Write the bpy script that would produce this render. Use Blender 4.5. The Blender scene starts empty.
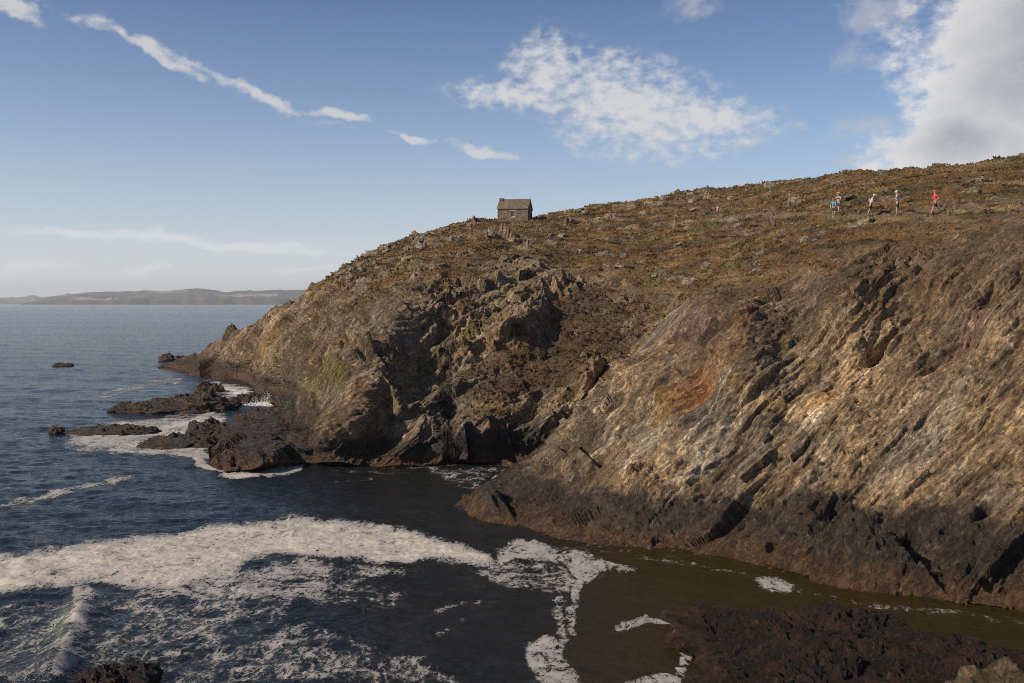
import bpy, bmesh, math, random
import numpy as np
from mathutils import Vector, Matrix
from mathutils.bvhtree import BVHTree

rng = np.random.default_rng(7)
random.seed(7)
S = bpy.context.scene
COL = S.collection
R = math.radians

# ------------------------------------------------------------------ camera
F = 996.0
CAMZ = 15.0
PITCH = math.atan(38.5 / F)
cam_d = bpy.data.cameras.new('camera')
cam_d.sensor_width = 36.0
cam_d.lens = 36.0 * F / 1024.0
cam_d.clip_start = 0.2
cam_d.clip_end = 120000
cam = bpy.data.objects.new('camera', cam_d)
cam.location = (0, 0, CAMZ)
cam.rotation_euler = (math.pi / 2 - PITCH, 0, 0)
COL.objects.link(cam)
S.camera = cam
cp, sp_ = math.cos(PITCH), math.sin(PITCH)


def ray(px, py):
    """world direction per unit of world Y for a sight line"""
    a = (np.asarray(px, float) - 512.0) / F
    b = (341.5 - np.asarray(py, float)) / F
    dy = cp + b * sp_
    return a / dy, (-sp_ + b * cp) / dy


def unproj(px, py, Y):
    ax, az = ray(px, py)
    return ax * Y, np.asarray(Y, float) + 0 * ax, CAMZ + az * Y


def ywater(py):
    _, az = ray(0, py)
    return np.where(az < -1e-4, CAMZ / np.maximum(-az, 1e-4), 1e6)


def proj(x, y, z):
    zz = z - CAMZ
    dep = y * cp - zz * sp_
    up = y * sp_ + zz * cp
    return 512 + F * x / dep, 341.5 - F * up / dep


def wpt(px, py):
    Y = float(ywater(py))
    x, y, z = unproj(px, py, Y)
    return float(x), Y


# ------------------------------------------------------------------ numpy noise
def _h(ix, iy, iz, seed):
    with np.errstate(over='ignore'):
        h = (ix.astype(np.uint32) * np.uint32(374761393) + iy.astype(np.uint32) * np.uint32(668265263)
             + iz.astype(np.uint32) * np.uint32(2147483647 & 1274126177) + np.uint32((seed * 974711 + 12345) & 0xffffffff))
        h ^= h >> np.uint32(13)
        h *= np.uint32(1274126177)
        h ^= h >> np.uint32(16)
        h *= np.uint32(2246822519)
        h ^= h >> np.uint32(13)
    return h


def perlin(x, y, z, seed=0):
    x = np.asarray(x, np.float32); y = np.asarray(y, np.float32); z = np.asarray(z, np.float32)
    fx, fy, fz = np.floor(x), np.floor(y), np.floor(z)
    ix, iy, iz = fx.astype(np.int32), fy.astype(np.int32), fz.astype(np.int32)
    x = x - fx; y = y - fy; z = z - fz
    u = x * x * x * (x * (x * 6 - 15) + 10)
    v = y * y * y * (y * (y * 6 - 15) + 10)
    w = z * z * z * (z * (z * 6 - 15) + 10)

    def g(dx, dy, dz):
        h = _h(ix + dx, iy + dy, iz + dz, seed)
        gx = (h & np.uint32(1023)).astype(np.float32) / 511.5 - 1
        gy = ((h >> np.uint32(10)) & np.uint32(1023)).astype(np.float32) / 511.5 - 1
        gz = ((h >> np.uint32(20)) & np.uint32(1023)).astype(np.float32) / 511.5 - 1
        return gx * (x - dx) + gy * (y - dy) + gz * (z - dz)
    a = g(0, 0, 0); a += u * (g(1, 0, 0) - a)
    b = g(0, 1, 0); b += u * (g(1, 1, 0) - b)
    a += v * (b - a)
    c = g(0, 0, 1); c += u * (g(1, 0, 1) - c)
    d = g(0, 1, 1); d += u * (g(1, 1, 1) - d)
    c += v * (d - c)
    return (a + w * (c - a)) * 1.25


def fbm(x, y, z, oct=4, seed=0, gain=0.5, lac=2.03):
    s = 0; a = 1.0; t = 0
    for o in range(oct):
        s = s + a * perlin(x, y, z, seed + o * 17)
        t += a; a *= gain
        x = x * lac + 3.7; y = y * lac - 1.3; z = z * lac + 5.1
    return s / t * 1.5


def ridged(x, y, z, oct=4, seed=0, gain=0.5, lac=2.07):
    s = 0; a = 1.0; t = 0
    for o in range(oct):
        n = 1 - np.abs(perlin(x, y, z, seed + o * 13)) * 2.2
        s = s + a * n
        t += a; a *= gain
        x = x * lac + 1.7; y = y * lac - 4.3; z = z * lac + 2.1
    return s / t


def facets(x, y, z, seed=0, tilt=0.7):
    """broken planar blocks: upper envelope of randomly tilted pyramids, one per cell
    -> (height, gap to the next block, block id)"""
    fx, fy, fz = np.floor(x), np.floor(y), np.floor(z)
    ix, iy, iz = fx.astype(np.int32), fy.astype(np.int32), fz.astype(np.int32)
    best = np.full(x.shape, -9e9, np.float32); sec = best.copy()
    idb = np.zeros(x.shape, np.float32)
    for dx in (-1, 0, 1):
        for dy in (-1, 0, 1):
            for dz in (-1, 0, 1):
                h = _h(ix + dx, iy + dy, iz + dz, seed)
                r1 = (h & np.uint32(1023)).astype(np.float32) / 1023
                r2 = ((h >> np.uint32(10)) & np.uint32(1023)).astype(np.float32) / 1023
                r3 = ((h >> np.uint32(20)) & np.uint32(1023)).astype(np.float32) / 1023
                px = x - fx - dx - r1; py = y - fy - dy - r2; pz = z - fz - dz - r3
                v = (0.55 * ((r1 + r2 * 3.7) % 1.0) + tilt * ((r2 - .5) * px + (r3 - .5) * py + (r1 - .5) * pz) * 1.6
                     - 0.85 * np.maximum(np.abs(px + 0.3 * pz), np.maximum(np.abs(py) * 0.9, np.abs(pz - 0.3 * py)))).astype(np.float32)
                m = v > best
                sec = np.where(m, best, np.maximum(sec, v))
                idb = np.where(m, (r1 * 7.3 + r3 * 3.1) % 1.0, idb)
                best = np.where(m, v, best)
    b = best - best.mean()
    return np.where(b < -0.12, -0.12 + 0.3 * (b + 0.12), b), best - sec, idb


def smooth(a, b, x):
    t = np.clip((x - a) / (b - a), 0, 1)
    return t * t * (3 - 2 * t)


def mix(a, b, t):
    return a + (b - a) * t


def mixc(c, col, t):
    return c + (np.asarray(col, np.float32) - c) * t[..., None]


def polysd(px, py, poly):
    """signed distance, + inside"""
    d = np.full(px.shape, 1e9); ins = np.zeros(px.shape, bool)
    n = len(poly)
    for i in range(n):
        x0, y0 = poly[i]; x1, y1 = poly[(i + 1) % n]
        ex, ey = x1 - x0, y1 - y0
        t = np.clip(((px - x0) * ex + (py - y0) * ey) / (ex * ex + ey * ey + 1e-9), 0, 1)
        d = np.minimum(d, np.hypot(px - x0 - t * ex, py - y0 - t * ey))
        if y0 != y1:
            c = ((y0 <= py) & (py < y1)) | ((y1 <= py) & (py < y0))
            ins ^= c & (px < x0 + (py - y0) / (y1 - y0) * ex)
    return np.where(ins, d, -d)


def linesd(px, py, pts):
    d = np.full(px.shape, 1e9)
    for (x0, y0), (x1, y1) in zip(pts[:-1], pts[1:]):
        ex, ey = x1 - x0, y1 - y0
        t = np.clip(((px - x0) * ex + (py - y0) * ey) / (ex * ex + ey * ey), 0, 1)
        d = np.minimum(d, np.hypot(px - x0 - t * ex, py - y0 - t * ey))
    return d


# ------------------------------------------------------------------ object helpers
def tag(o, label=None, cat=None, group=None, kind=None):
    if label: o['label'] = label
    if cat: o['category'] = cat
    if group: o['group'] = group
    if kind: o['kind'] = kind
    return o


def link(name, me, mat=None, parent=None):
    o = bpy.data.objects.new(name, me)
    COL.objects.link(o)
    if mat: me.materials.append(mat)
    if parent: o.parent = parent
    return o


def mesh_np(name, verts, faces, smooth_=True):
    """faces: (n,4) or (n,3) int array"""
    me = bpy.data.meshes.new(name)
    k = faces.shape[1]
    me.vertices.add(len(verts)); me.loops.add(faces.size); me.polygons.add(len(faces))
    me.vertices.foreach_set('co', np.ascontiguousarray(verts, np.float32).ravel())
    me.loops.foreach_set('vertex_index', np.ascontiguousarray(faces, np.int32).ravel())
    me.polygons.foreach_set('loop_start', np.arange(0, faces.size, k, dtype=np.int32))
    me.polygons.foreach_set('use_smooth', np.full(len(faces), smooth_, bool))
    me.update(calc_edges=True)
    me.validate()
    return me


def grid_faces(nu, nv):
    i = np.arange(nu * nv).reshape(nv, nu)
    return np.stack([i[:-1, :-1], i[:-1, 1:], i[1:, 1:], i[1:, :-1]], -1).reshape(-1, 4)


def setcol(me, name, rgb):
    a = me.color_attributes.new(name, 'FLOAT_COLOR', 'POINT')
    c = np.ones((len(rgb), 4), np.float32); c[:, :3] = rgb
    a.data.foreach_set('color', c.ravel())


def setf(me, name, v):
    a = me.attributes.new(name, 'FLOAT', 'POINT')
    a.data.foreach_set('value', np.ascontiguousarray(v, np.float32).ravel())


class NT:
    def __init__(s, tree):
        s.t = tree; s.t.nodes.clear()

    def n(s, typ, **kw):
        nd = s.t.nodes.new(typ)
        ins = kw.pop('ins', {})
        for k, v in kw.items(): setattr(nd, k, v)
        for k, v in ins.items():
            if hasattr(v, 'is_output') or isinstance(v, bpy.types.NodeSocket): s.t.links.new(v, nd.inputs[k])
            else: nd.inputs[k].default_value = v
        return nd

    def m(s, op, a, b=0.0, c=0.0, clamp=False):
        nd = s.n('ShaderNodeMath', operation=op, use_clamp=clamp)
        for i, v in enumerate((a, b, c)):
            if isinstance(v, bpy.types.NodeSocket): s.t.links.new(v, nd.inputs[i])
            else: nd.inputs[i].default_value = v
        return nd.outputs[0]

    def mixc(s, f, a, b, blend='MIX'):
        nd = s.n('ShaderNodeMix', data_type='RGBA', blend_type=blend)
        for i, v in ((0, f), (6, a), (7, b)):
            if isinstance(v, bpy.types.NodeSocket): s.t.links.new(v, nd.inputs[i])
            else: nd.inputs[i].default_value = v if not isinstance(v, tuple) else (*v, 1)[:4]
        return nd.outputs[2]

    def ramp(s, v, stops):
        nd = s.n('ShaderNodeValToRGB')
        e = nd.color_ramp.elements
        while len(e) < len(stops): e.new(0.5)
        for i, (p, c) in enumerate(stops):
            e[i].position = p; e[i].color = (c, c, c, 1) if not isinstance(c, tuple) else (*c, 1)
        s.t.links.new(v, nd.inputs[0])
        return nd.outputs[0]

    def smooth(s, a, b, v):
        nd = s.n('ShaderNodeMapRange', interpolation_type='SMOOTHSTEP')
        nd.inputs[1].default_value = a; nd.inputs[2].default_value = b
        s.t.links.new(v, nd.inputs[0])
        return nd.outputs[0]


def material(name):
    m = bpy.data.materials.new(name); m.use_nodes = True
    return m, NT(m.node_tree)


def simple_mat(name, col, rough=0.8, noise=0.25, scale=8.0, bump=0.0):
    m, t = material(name)
    tc = t.n('ShaderNodeTexCoord')
    nz = t.n('ShaderNodeTexNoise', ins={'Vector': tc.outputs['Object'], 'Scale': scale, 'Detail': 5.0, 'Roughness': 0.65})
    f = t.ramp(nz.outputs[0], [(0.3, 1 - noise), (0.7, 1 + noise)])
    c = t.mixc(1.0, col, f, 'MULTIPLY')
    b = t.n('ShaderNodeBsdfPrincipled', ins={'Base Color': c, 'Roughness': rough})
    if bump:
        bn = t.n('ShaderNodeBump', ins={'Height': nz.outputs[0], 'Strength': 0.8, 'Distance': bump})
        t.t.links.new(bn.outputs[0], b.inputs['Normal'])
    o = t.n('ShaderNodeOutputMaterial', ins={'Surface': b.outputs[0]})
    return m


# ------------------------------------------------------------------ strata frame (tilted rock beds)
Tdir = Vector((0.72, 0.10, 0.80)).normalized()           # down the bed, up to the right
Nout = Vector((-0.35, -0.75, 0.55)).normalized()
Bq = Tdir.cross(Nout).normalized()                       # across the beds
Bw = Tdir.cross(Bq).normalized()


def strata(P, warp=1.0):
    x, y, z = P[..., 0], P[..., 1], P[..., 2]
    wx = fbm(x / 30, y / 30, z / 30, 2, 91) * 1.6 * warp
    q = x * Bq.x + y * Bq.y + z * Bq.z + wx
    t = x * Tdir.x + y * Tdir.y + z * Tdir.z
    w = x * Bw.x + y * Bw.y + z * Bw.z
    return q, t, w


T2 = Vector((0.86, -0.12, 0.46)).normalized()             # a flatter second grain in the rock
Q2 = T2.cross(Nout).normalized()
W2 = T2.cross(Q2).normalized()


def rock_disp(P, k=1.0):
    """rock relief in metres for points P (n,3)"""
    x, y, z = P[..., 0], P[..., 1], P[..., 2]
    q, t, w = strata(P)
    big = 0.45 - np.abs(perlin(q / 8.0, t / 20, w / 14, 5)) * 2.0
    mid = ridged(q / 2.4, t / 9, w / 5, 4, 23, 0.6) - 0.45

    def beds(size, seed, sharp):
        qq = q / size + 0.9 * fbm(x / (11 * size), y / (11 * size), z / (11 * size), 2, 44 + seed)
        fl = np.floor(qq); fr = qq - fl
        amp = np.clip(0.55 + 0.9 * perlin(fl * 3.7, t / (5 * size), w / (3 * size), 61 + seed), 0, 1)
        return (np.where(fr < sharp, fr / sharp, (1 - fr) / (1 - sharp)) - 0.5) * amp
    f0, e0, i0 = facets(q / 3.4 + 3, t / 6.5, w / 4.6, 13, 0.8)
    f1, e1, i1 = facets(q / 1.25, t / 3.0, w / 1.9, 3)
    f2, e2, i2 = facets(q / 0.48 + 9, t / 1.2, w / 0.75, 8)
    fine = fbm(q / 0.40, t / 1.6, w / 0.8, 4, 71, 0.68)
    crack = smooth(0.07, 0.0, e1) * 0.30 + smooth(0.09, 0.0, e2) * 0.10
    pat = smooth(-0.15, 0.25, fbm(x / 10, y / 10, z / 10, 2, 77))
    d = (0.45 * big + 0.22 * mid + (0.04 + 0.18 * pat) * beds(1.7, 0, .93) + 0.15 * beds(0.62, 7, .9) + 0.07 * beds(0.27, 11, .85) + 2.1 * f0 + 0.95 * f1 + 0.42 * f2
         + 0.24 * fine - 0.25 * crack - 0.10 * smooth(0.05, 0.0, e0))
    rock_disp.f0 = f0
    return d * k, i1, i2


ROCKC = {'tan': (0.385, 0.26, 0.145), 'grey': (0.22, 0.178, 0.132), 'ochre': (0.40, 0.235, 0.08),
         'dark': (0.075, 0.056, 0.042), 'cream': (0.60, 0.49, 0.35), 'rust': (0.36, 0.150, 0.058),
         'mauve': (0.22, 0.135, 0.115), 'brown': (0.15, 0.095, 0.055)}


def rock_color(P, i1, i2):
    x, y, z = P[..., 0], P[..., 1], P[..., 2]
    q, t, w = strata(P)
    c = np.empty(P.shape, np.float32); c[:] = ROCKC['tan']
    a = fbm(x / 9, y / 9, z / 9, 4, 101)
    c = mixc(c, ROCKC['grey'], smooth(-0.1, 0.5, a))
    a = fbm(q / 1.6, t / 9, w / 7, 4, 131, 0.6)
    c = mixc(c, ROCKC['brown'], smooth(0.0, 0.5, a) * 0.85)
    a = fbm(q / 0.9, t / 8, w / 6, 4, 151, 0.6)
    c = mixc(c, ROCKC['cream'], smooth(0.22, 0.6, a) * 0.55)
    c = mixc(c, ROCKC['ochre'], smooth(0.2, 0.6, fbm(x / 5, y / 5, z / 4, 4, 171)) * 0.6)
    c = mixc(c, ROCKC['dark'], smooth(0.25, 0.6, fbm(q / 0.45, t / 7, w / 4, 4, 191, 0.65)) * 0.7)
    c = mixc(c, ROCKC['dark'], smooth(0.2, 0.55, fbm(x / 3, y / 3, z / 3, 5, 195, 0.68)) * 0.55)
    c = mixc(c, ROCKC['cream'], smooth(0.30, 0.55, fbm(q / 0.35, t / 6, w / 4, 3, 199, 0.6)) * 0.5)
    for k_, (a_, b_, e_) in enumerate(((1.7, 16, 10), (2.6, 12, 7))):
        qs = q + (0.22 * t if k_ else 0.0)
        vn = np.abs(perlin(qs / a_, t / b_, w / e_, 205 + k_))
        c = mixc(c, ROCKC['cream'], smooth(0.035, 0.008, vn) * smooth(-0.1, 0.3, perlin(x / 6, y / 6, z / 6, 209 + k_)) * 0.85)
    c = c * (0.66 + 0.66 * i1)[..., None] * (0.72 + 0.56 * i2)[..., None]
    return c


VEG = {'rust': (0.22, 0.125, 0.048), 'straw': (0.37, 0.265, 0.125), 'olive': (0.135, 0.115, 0.04),
       'dark': (0.05, 0.037, 0.02), 'brown': (0.14, 0.086, 0.044), 'moss': (0.15, 0.13, 0.03)}


def veg_color(P):
    x, y, z = P[..., 0], P[..., 1], P[..., 2]
    c = np.empty(P.shape, np.float32); c[:] = VEG['rust']
    u = x + 0.35 * y
    c = mixc(c, VEG['brown'], smooth(-0.15, 0.3, fbm(u / 9, y / 9, z / 1.6, 4, 301, 0.6)))
    c = mixc(c, VEG['straw'], smooth(0.05, 0.4, fbm(u / 8, y / 9, z / 1.1, 5, 321, 0.66)) * 0.85)
    c = mixc(c, VEG['olive'], smooth(0.05, 0.35, fbm(u / 7, y / 9, z / 1.8, 5, 341, 0.64)) * 0.85)
    c = mixc(c, VEG['dark'], smooth(0.04, 0.36, fbm(u / 3, y / 5, z / 0.7, 5, 361, 0.66)) * 0.9)
    st_ = smooth(0.28, 0.42, fbm(x / 1.3, y / 2.4, z / 0.8, 4, 381, 0.62) + 0.25 * fbm(u / 14, y / 14, z / 5, 2, 391))
    c = mixc(c, (0.27, 0.235, 0.19), st_ * 0.8)
    return c


# ------------------------------------------------------------------ materials for the land
def land_material(name):
    m, t = material(name)
    at = t.n('ShaderNodeAttribute', attribute_name='col')
    wet = t.n('ShaderNodeAttribute', attribute_name='wet')
    bed = t.n('ShaderNodeAttribute', attribute_name='bed')
    tc = t.n('ShaderNodeTexCoord')

    def nz(sc, detail, rough, vec=None, scale=1.0):
        mp = t.n('ShaderNodeMapping', ins={'Vector': bed.outputs['Vector'] if vec is None else vec, 'Scale': sc})
        return t.n('ShaderNodeTexNoise', ins={'Vector': mp.outputs[0], 'Scale': scale, 'Detail': detail, 'Roughness': rough}).outputs[0]
    n1 = nz((5.0, 2.6, 3.6), 9.0, 0.78)
    n2 = nz((4.2, 0.16, 0.5), 4.0, 0.6)
    n3 = nz((3.6, 3.6, 3.6), 9.0, 0.78, tc.outputs['Object'])

    def chip(sc, mn, mxv):
        mp = t.n('ShaderNodeMapping', ins={'Vector': bed.outputs['Vector'], 'Scale': sc})
        v = t.n('ShaderNodeTexVoronoi', feature='F1', ins={'Vector': mp.outputs[0], 'Scale': 1.0, 'Randomness': 1.0})
        g = t.n('ShaderNodeSeparateColor', ins={0: v.outputs['Color']})
        return t.m('ADD', mn, t.m('MULTIPLY', g.outputs[0], mxv - mn)), v.outputs['Distance'], g.outputs[1]
    k1, d1_, r1 = chip((1.9, 0.9, 1.3), 0.74, 1.24)
    k2, d2_, r2 = chip((5.5, 3.2, 4.2), 0.66, 1.32)
    rk = t.n('ShaderNodeAttribute', attribute_name='rock').outputs['Fac']
    chips = t.m('ADD', 1.0, t.m('MULTIPLY', rk, t.m('SUBTRACT', t.m('MULTIPLY', k1, k2), 1.0)))
    f = t.ramp(n1, [(0.32, 0.40), (0.5, 0.95), (0.68, 1.6)])
    c = t.mixc(1.0, at.outputs['Color'], f, 'MULTIPLY')
    c = t.mixc(1.0, c, t.ramp(n3, [(0.32, 0.5), (0.5, 1.0), (0.68, 1.45)]), 'MULTIPLY')
    st = t.ramp(n2, [(0.30, 0.6), (0.42, 1.0), (0.60, 1.0), (0.68, 1.7)])
    c = t.mixc(1.0, c, st, 'MULTIPLY')
    gr = t.n('ShaderNodeAttribute', attribute_name='grain')
    n4 = nz((6.5, 0.45, 1.2), 5.0, 0.66, gr.outputs['Vector'])
    lo = nz((0.16, 0.16, 0.16), 2.0, 0.5, tc.outputs['Object'])
    gm = t.m('MULTIPLY', rk, t.smooth(0.36, 0.56, lo))
    gl = t.ramp(n4, [(0.30, 0.45), (0.44, 1.0), (0.56, 1.0), (0.68, 1.75)])
    c = t.mixc(gm, c, t.mixc(1.0, c, gl, 'MULTIPLY'))
    c = t.mixc(1.0, c, chips, 'MULTIPLY')
    h = t.m('ADD', t.m('MULTIPLY', n1, 1.0), t.m('MULTIPLY', n2, 0.35))
    h = t.m('ADD', h, t.m('MULTIPLY', n3, 0.8))
    h = t.m('ADD', h, t.m('MULTIPLY', gm, t.m('MULTIPLY', n4, 0.8)))
    h = t.m('ADD', h, t.m('MULTIPLY', rk, t.m('ADD', t.m('MULTIPLY', r1, 0.55), t.m('MULTIPLY', r2, 0.30))))
    bn = t.n('ShaderNodeBump', ins={'Height': h, 'Strength': 1.0, 'Distance': 0.42})
    ro = t.m('SUBTRACT', 0.95, t.m('MULTIPLY', wet.outputs['Fac'], 0.45))
    b = t.n('ShaderNodeBsdfPrincipled', ins={'Base Color': c, 'Roughness': ro, 'Normal': bn.outputs[0], 'Specular IOR Level': 0.3})
    t.n('ShaderNodeOutputMaterial', ins={'Surface': b.outputs[0]})
    return m


def setbed(me, P):
    q, t, w = strata(P)
    a = me.attributes.new('bed', 'FLOAT_VECTOR', 'POINT')
    a.data.foreach_set('vector', np.ascontiguousarray(np.stack([q, t, w], -1).reshape(-1, 3), np.float32).ravel())
    a = me.attributes.new('grain', 'FLOAT_VECTOR', 'POINT')
    M = np.array([Q2, T2, W2], float).T
    a.data.foreach_set('vector', np.ascontiguousarray((P @ M).reshape(-1, 3), np.float32).ravel())


LAND = land_material('coastal_rock_and_heath')

# ------------------------------------------------------------------ headland base surface
SKY = [(140, 372), (158, 368), (165, 364), (180, 357), (200, 350), (225, 336), (250, 325), (280, 313), (300, 302), (315, 289), (330, 276),
       (345, 266), (362, 259), (375, 250), (400, 242), (430, 232), (460, 223), (480, 219), (500, 219), (530, 217), (560, 212), (600, 205),
       (650, 199), (700, 192), (750, 186), (800, 180), (850, 173), (900, 169), (950, 168), (980, 166), (1024, 156), (1100, 143), (1260, 118)]
LANDP = [(158, 367), (175, 371), (205, 377), (240, 380), (256, 387), (262, 396), (268, 404), (284, 409), (262, 412), (238, 417), (222, 432),
         (206, 450), (210, 464), (226, 473), (250, 470), (300, 464), (340, 462), (375, 468), (420, 467), (460, 463), (500, 464), (514, 468),
         (500, 476), (480, 490), (458, 508), (478, 516), (520, 527), (560, 539), (600, 546), (640, 548), (680, 550), (720, 557), (760, 564),
         (800, 573), (860, 585), (920, 594), (960, 601), (1024, 609), (1260, 640), (1260, 0), (158, 0)]
W = None
CA = [(165, 367, W), (205, 376, W), (240, 379, W), (258, 390, W), (270, 404, W), (240, 472, W), (300, 464, W), (375, 467, W), (440, 465, W),
      (500, 464, W), (270, 444, 95), (270, 424, 109), (300, 430, 99), (285, 409, 137), (245, 440, 98), (250, 422, 114), (320, 420, 98), (280, 390, 148),
      (300, 393, 128), (318, 408, 104), (330, 400, 101), (350, 370, 102), (400, 350, 102), (390, 300, 113), (450, 330, 105), (500, 300, 111), (420, 270, 124),
      (480, 240, 152), (515, 220, 190), (350, 264, 168), (375, 252, 174), (330, 278, 175), (300, 304, 186), (280, 335, 174), (250, 327, 202), (200, 352, 222),
      (260, 370, 174), (245, 350, 190), (300, 360, 140), (340, 320, 132), (430, 430, 94), (430, 400, 97), (480, 440, 93.5), (480, 400, 97), (550, 430, 95),
      (550, 380, 100), (500, 360, 102), (560, 330, 107), (600, 380, 100), (600, 300, 115), (600, 250, 138), (600, 207, 195), (650, 260, 126),
      (550, 460, 92.5), (640, 420, 97), (460, 225, 190), (420, 237, 186), (700, 400, 96), (760, 400, 92), (900, 400, 88), (650, 330, 107), (700, 300, 105),
      (700, 480, 86), (900, 500, 78), (1024, 400, 80)]
SH = [(700, 225, 140), (700, 194, 185), (650, 201, 192), (750, 187, 175), (800, 181, 160), (800, 210, 118), (900, 170, 122), (1024, 157, 108),
      (900, 200, 90), (900, 214, 80), (1024, 190, 84), (1260, 119, 92), (1260, 200, 66), (850, 213, 90), (850, 174, 142), (950, 205, 82)]
CB = [(p, y, W) for p, y in LANDP[24:-2]] + [(490, 486, 73.5), (520, 468, 73), (560, 439, 73), (600, 396, 74.5), (640, 353, 76.5), (680, 312, 79.5), (730, 272, 84),
      (560, 495, 67.5), (620, 480, 65.5), (620, 400, 73), (660, 440, 66.5), (700, 480, 62.6), (700, 400, 66.3), (700, 330, 71.5), (700, 300, 75), (800, 500, 58.3),
      (800, 400, 63), (800, 300, 69), (800, 260, 74), (800, 240, 82), (800, 225, 97), (900, 500, 56), (900, 400, 60), (900, 300, 65), (900, 240, 69.5),
      (900, 228, 73), (1024, 500, 52.5), (1024, 400, 56), (1024, 300, 60), (1024, 235, 64), (1024, 215, 70), (1260, 400, 50), (1260, 240, 56), (730, 250, 98),
      (560, 380, 80), (500, 420, 80)]


def tps(pts):
    p = np.array([(a, b) for a, b, c in pts], float) / 100
    v = np.log(np.array([float(ywater(b)) if c is None else c for a, b, c in pts]))
    n = len(p)
    r2 = ((p[:, None] - p[None]) ** 2).sum(-1)
    K = 0.5 * r2 * np.log(r2 + 1e-12) + np.eye(n) * 0.004
    A = np.zeros((n + 3, n + 3)); A[:n, :n] = K
    A[:n, n] = 1; A[:n, n + 1:] = p; A[n, :n] = 1; A[n + 1:, :n] = p.T
    s = np.linalg.solve(A, np.concatenate([v, np.zeros(3)]))

    def f(px, py):
        x = px.ravel() / 100; y = py.ravel() / 100
        out = s[n] + s[n + 1] * x + s[n + 2] * y
        for i in range(n):
            r = (x - p[i, 0]) ** 2 + (y - p[i, 1]) ** 2
            out = out + s[i] * 0.5 * r * np.log(r + 1e-12)
        return np.exp(out).reshape(px.shape)
    return f


fA, fB = tps(CA + SH), tps(CB + SH)
SPUR = np.array([(380, 560), (440, 515), (458, 505), (480, 488), (505, 472), (530, 459), (560, 434), (590, 400), (612, 374), (640, 346), (670, 315), (700, 288),
                 (730, 266), (760, 250), (800, 228), (850, 200), (900, 175), (1260, 60)], float)

NU, NV, NB = 1190, 680, 40
us = np.concatenate([np.linspace(146, 1040, NU - 90), np.linspace(1042, 1255, 90)])
skyv = np.interp(us, *np.array(SKY, float).T)
bot = np.interp(us, [146, 200, 212, 222, 440, 452, 480, 560, 720, 1024, 1260], [386, 400, 470, 490, 486, 520, 530, 551, 570, 622, 660])


def base_surface(PX, PY, us):
    wS = np.interp(us, [440, 600, 700, 800, 1000], [1.5, 3, 16, 34, 44])[None]
    kB = smooth(-wS, wS, PY - np.interp(us, SPUR[:, 0], SPUR[:, 1])[None])
    YA, YB = fA(PX, PY), fB(PX, PY)
    Yd = np.exp(np.log(YA) * (1 - kB) + np.log(YB) * kB)
    sd = polysd(PX, PY, LANDP)
    _, AZ = ray(PX, PY)
    zmin = np.clip(sd, 0, 12) * 0.035
    ylim = np.where(AZ < -1e-3, (CAMZ - zmin) / np.maximum(-AZ, 1e-3), 1e6)
    Yd = np.where(sd > 0, np.minimum(Yd, ylim), ywater(PY) * (1 + 0.004 + 0.006 * np.clip(-sd, 0, 40)))
    return unproj(PX, PY, Yd), kB, sd


def blur(a, k, it=2):
    for _ in range(it):
        for ax in (0, 1):
            c = np.cumsum(np.concatenate([np.repeat(np.take(a, [0], ax), k + 1, ax), a, np.repeat(np.take(a, [-1], ax), k, ax)], ax), ax)
            n = a.shape[ax]
            a = (np.take(c, range(2 * k + 1, 2 * k + 1 + n), ax) - np.take(c, range(0, n), ax)) / (2 * k + 1)
    return a


# rows spread evenly over screen-independent surface length and height together
uc = us[::5]; NC = 500
vc = np.linspace(0, 1, NC)
sc_, bc_ = skyv[::5], bot[::5]
PXc = np.repeat(uc[None], NC, 0); PYc = sc_[None] + (bc_ - sc_)[None] * vc[:, None]
(Xc, Yc_, Zc), _, _ = base_surface(PXc, PYc, uc)
seg = np.sqrt(np.diff(Xc, axis=0) ** 2 + np.diff(Yc_, axis=0) ** 2 + np.diff(Zc, axis=0) ** 2)
wgt_ = np.diff(PYc, axis=0) + np.minimum(seg, 3.0) / (0.0016 * Yc_[1:])
wgt_ = blur(wgt_[..., None], 1, 1)[..., 0]
cum = np.concatenate([np.zeros((1, len(uc))), np.cumsum(wgt_, 0)]); cum /= cum[-1:]
vr = np.stack([np.interp(np.linspace(0, 1, NV), cum[:, i], vc) for i in range(len(uc))], 1)
vfull = np.stack([np.interp(us, uc, vr[r]) for r in range(NV)])
PX = np.repeat(us[None], NV, 0)
PY = skyv[None] + (bot - skyv)[None] * vfull
(X, Y, Z), kB, sd = base_surface(PX, PY, us)
# hidden back of the hill
kb = np.linspace(1, 0, NB, endpoint=False) ** 1.6
dropr = np.interp(us, [146, 420, 520, 640, 1260], [0.55, 0.35, 0.12, 0.02, -0.02])
d0 = np.hypot(X[0], Y[0])
ext = kb[:, None] * np.interp(us, [146, 420, 520, 700, 1260], [60, 90, 130, 140, 140])[None]
sc = (d0[None] + ext) / d0[None]
Xb, Yb = X[0][None] * sc, Y[0][None] * sc
slope0 = (Z[0] - CAMZ) / d0
Zb = Z[0][None] + np.minimum(slope0, 0.2)[None] * ext * 0.0 - dropr[None] * ext - 0.002 * ext ** 1.5
P = np.stack([np.concatenate([Xb, X]), np.concatenate([Yb, Y]), np.concatenate([Zb, Z])], -1)
NR = NB + NV
PXf = np.concatenate([np.repeat(us[None], NB, 0), PX]); PYf = np.concatenate([np.repeat(skyv[None], NB, 0) - 2, PY])
kBf = np.concatenate([np.repeat(kB[:1], NB, 0), kB])
sdf = np.concatenate([np.full((NB, NU), 60.0), sd])


def normals(P):
    du = np.gradient(P, axis=1); dv = np.gradient(P, axis=0)
    n = np.cross(dv, du)
    return n / (np.linalg.norm(n, axis=-1, keepdims=True) + 1e-9)


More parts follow.
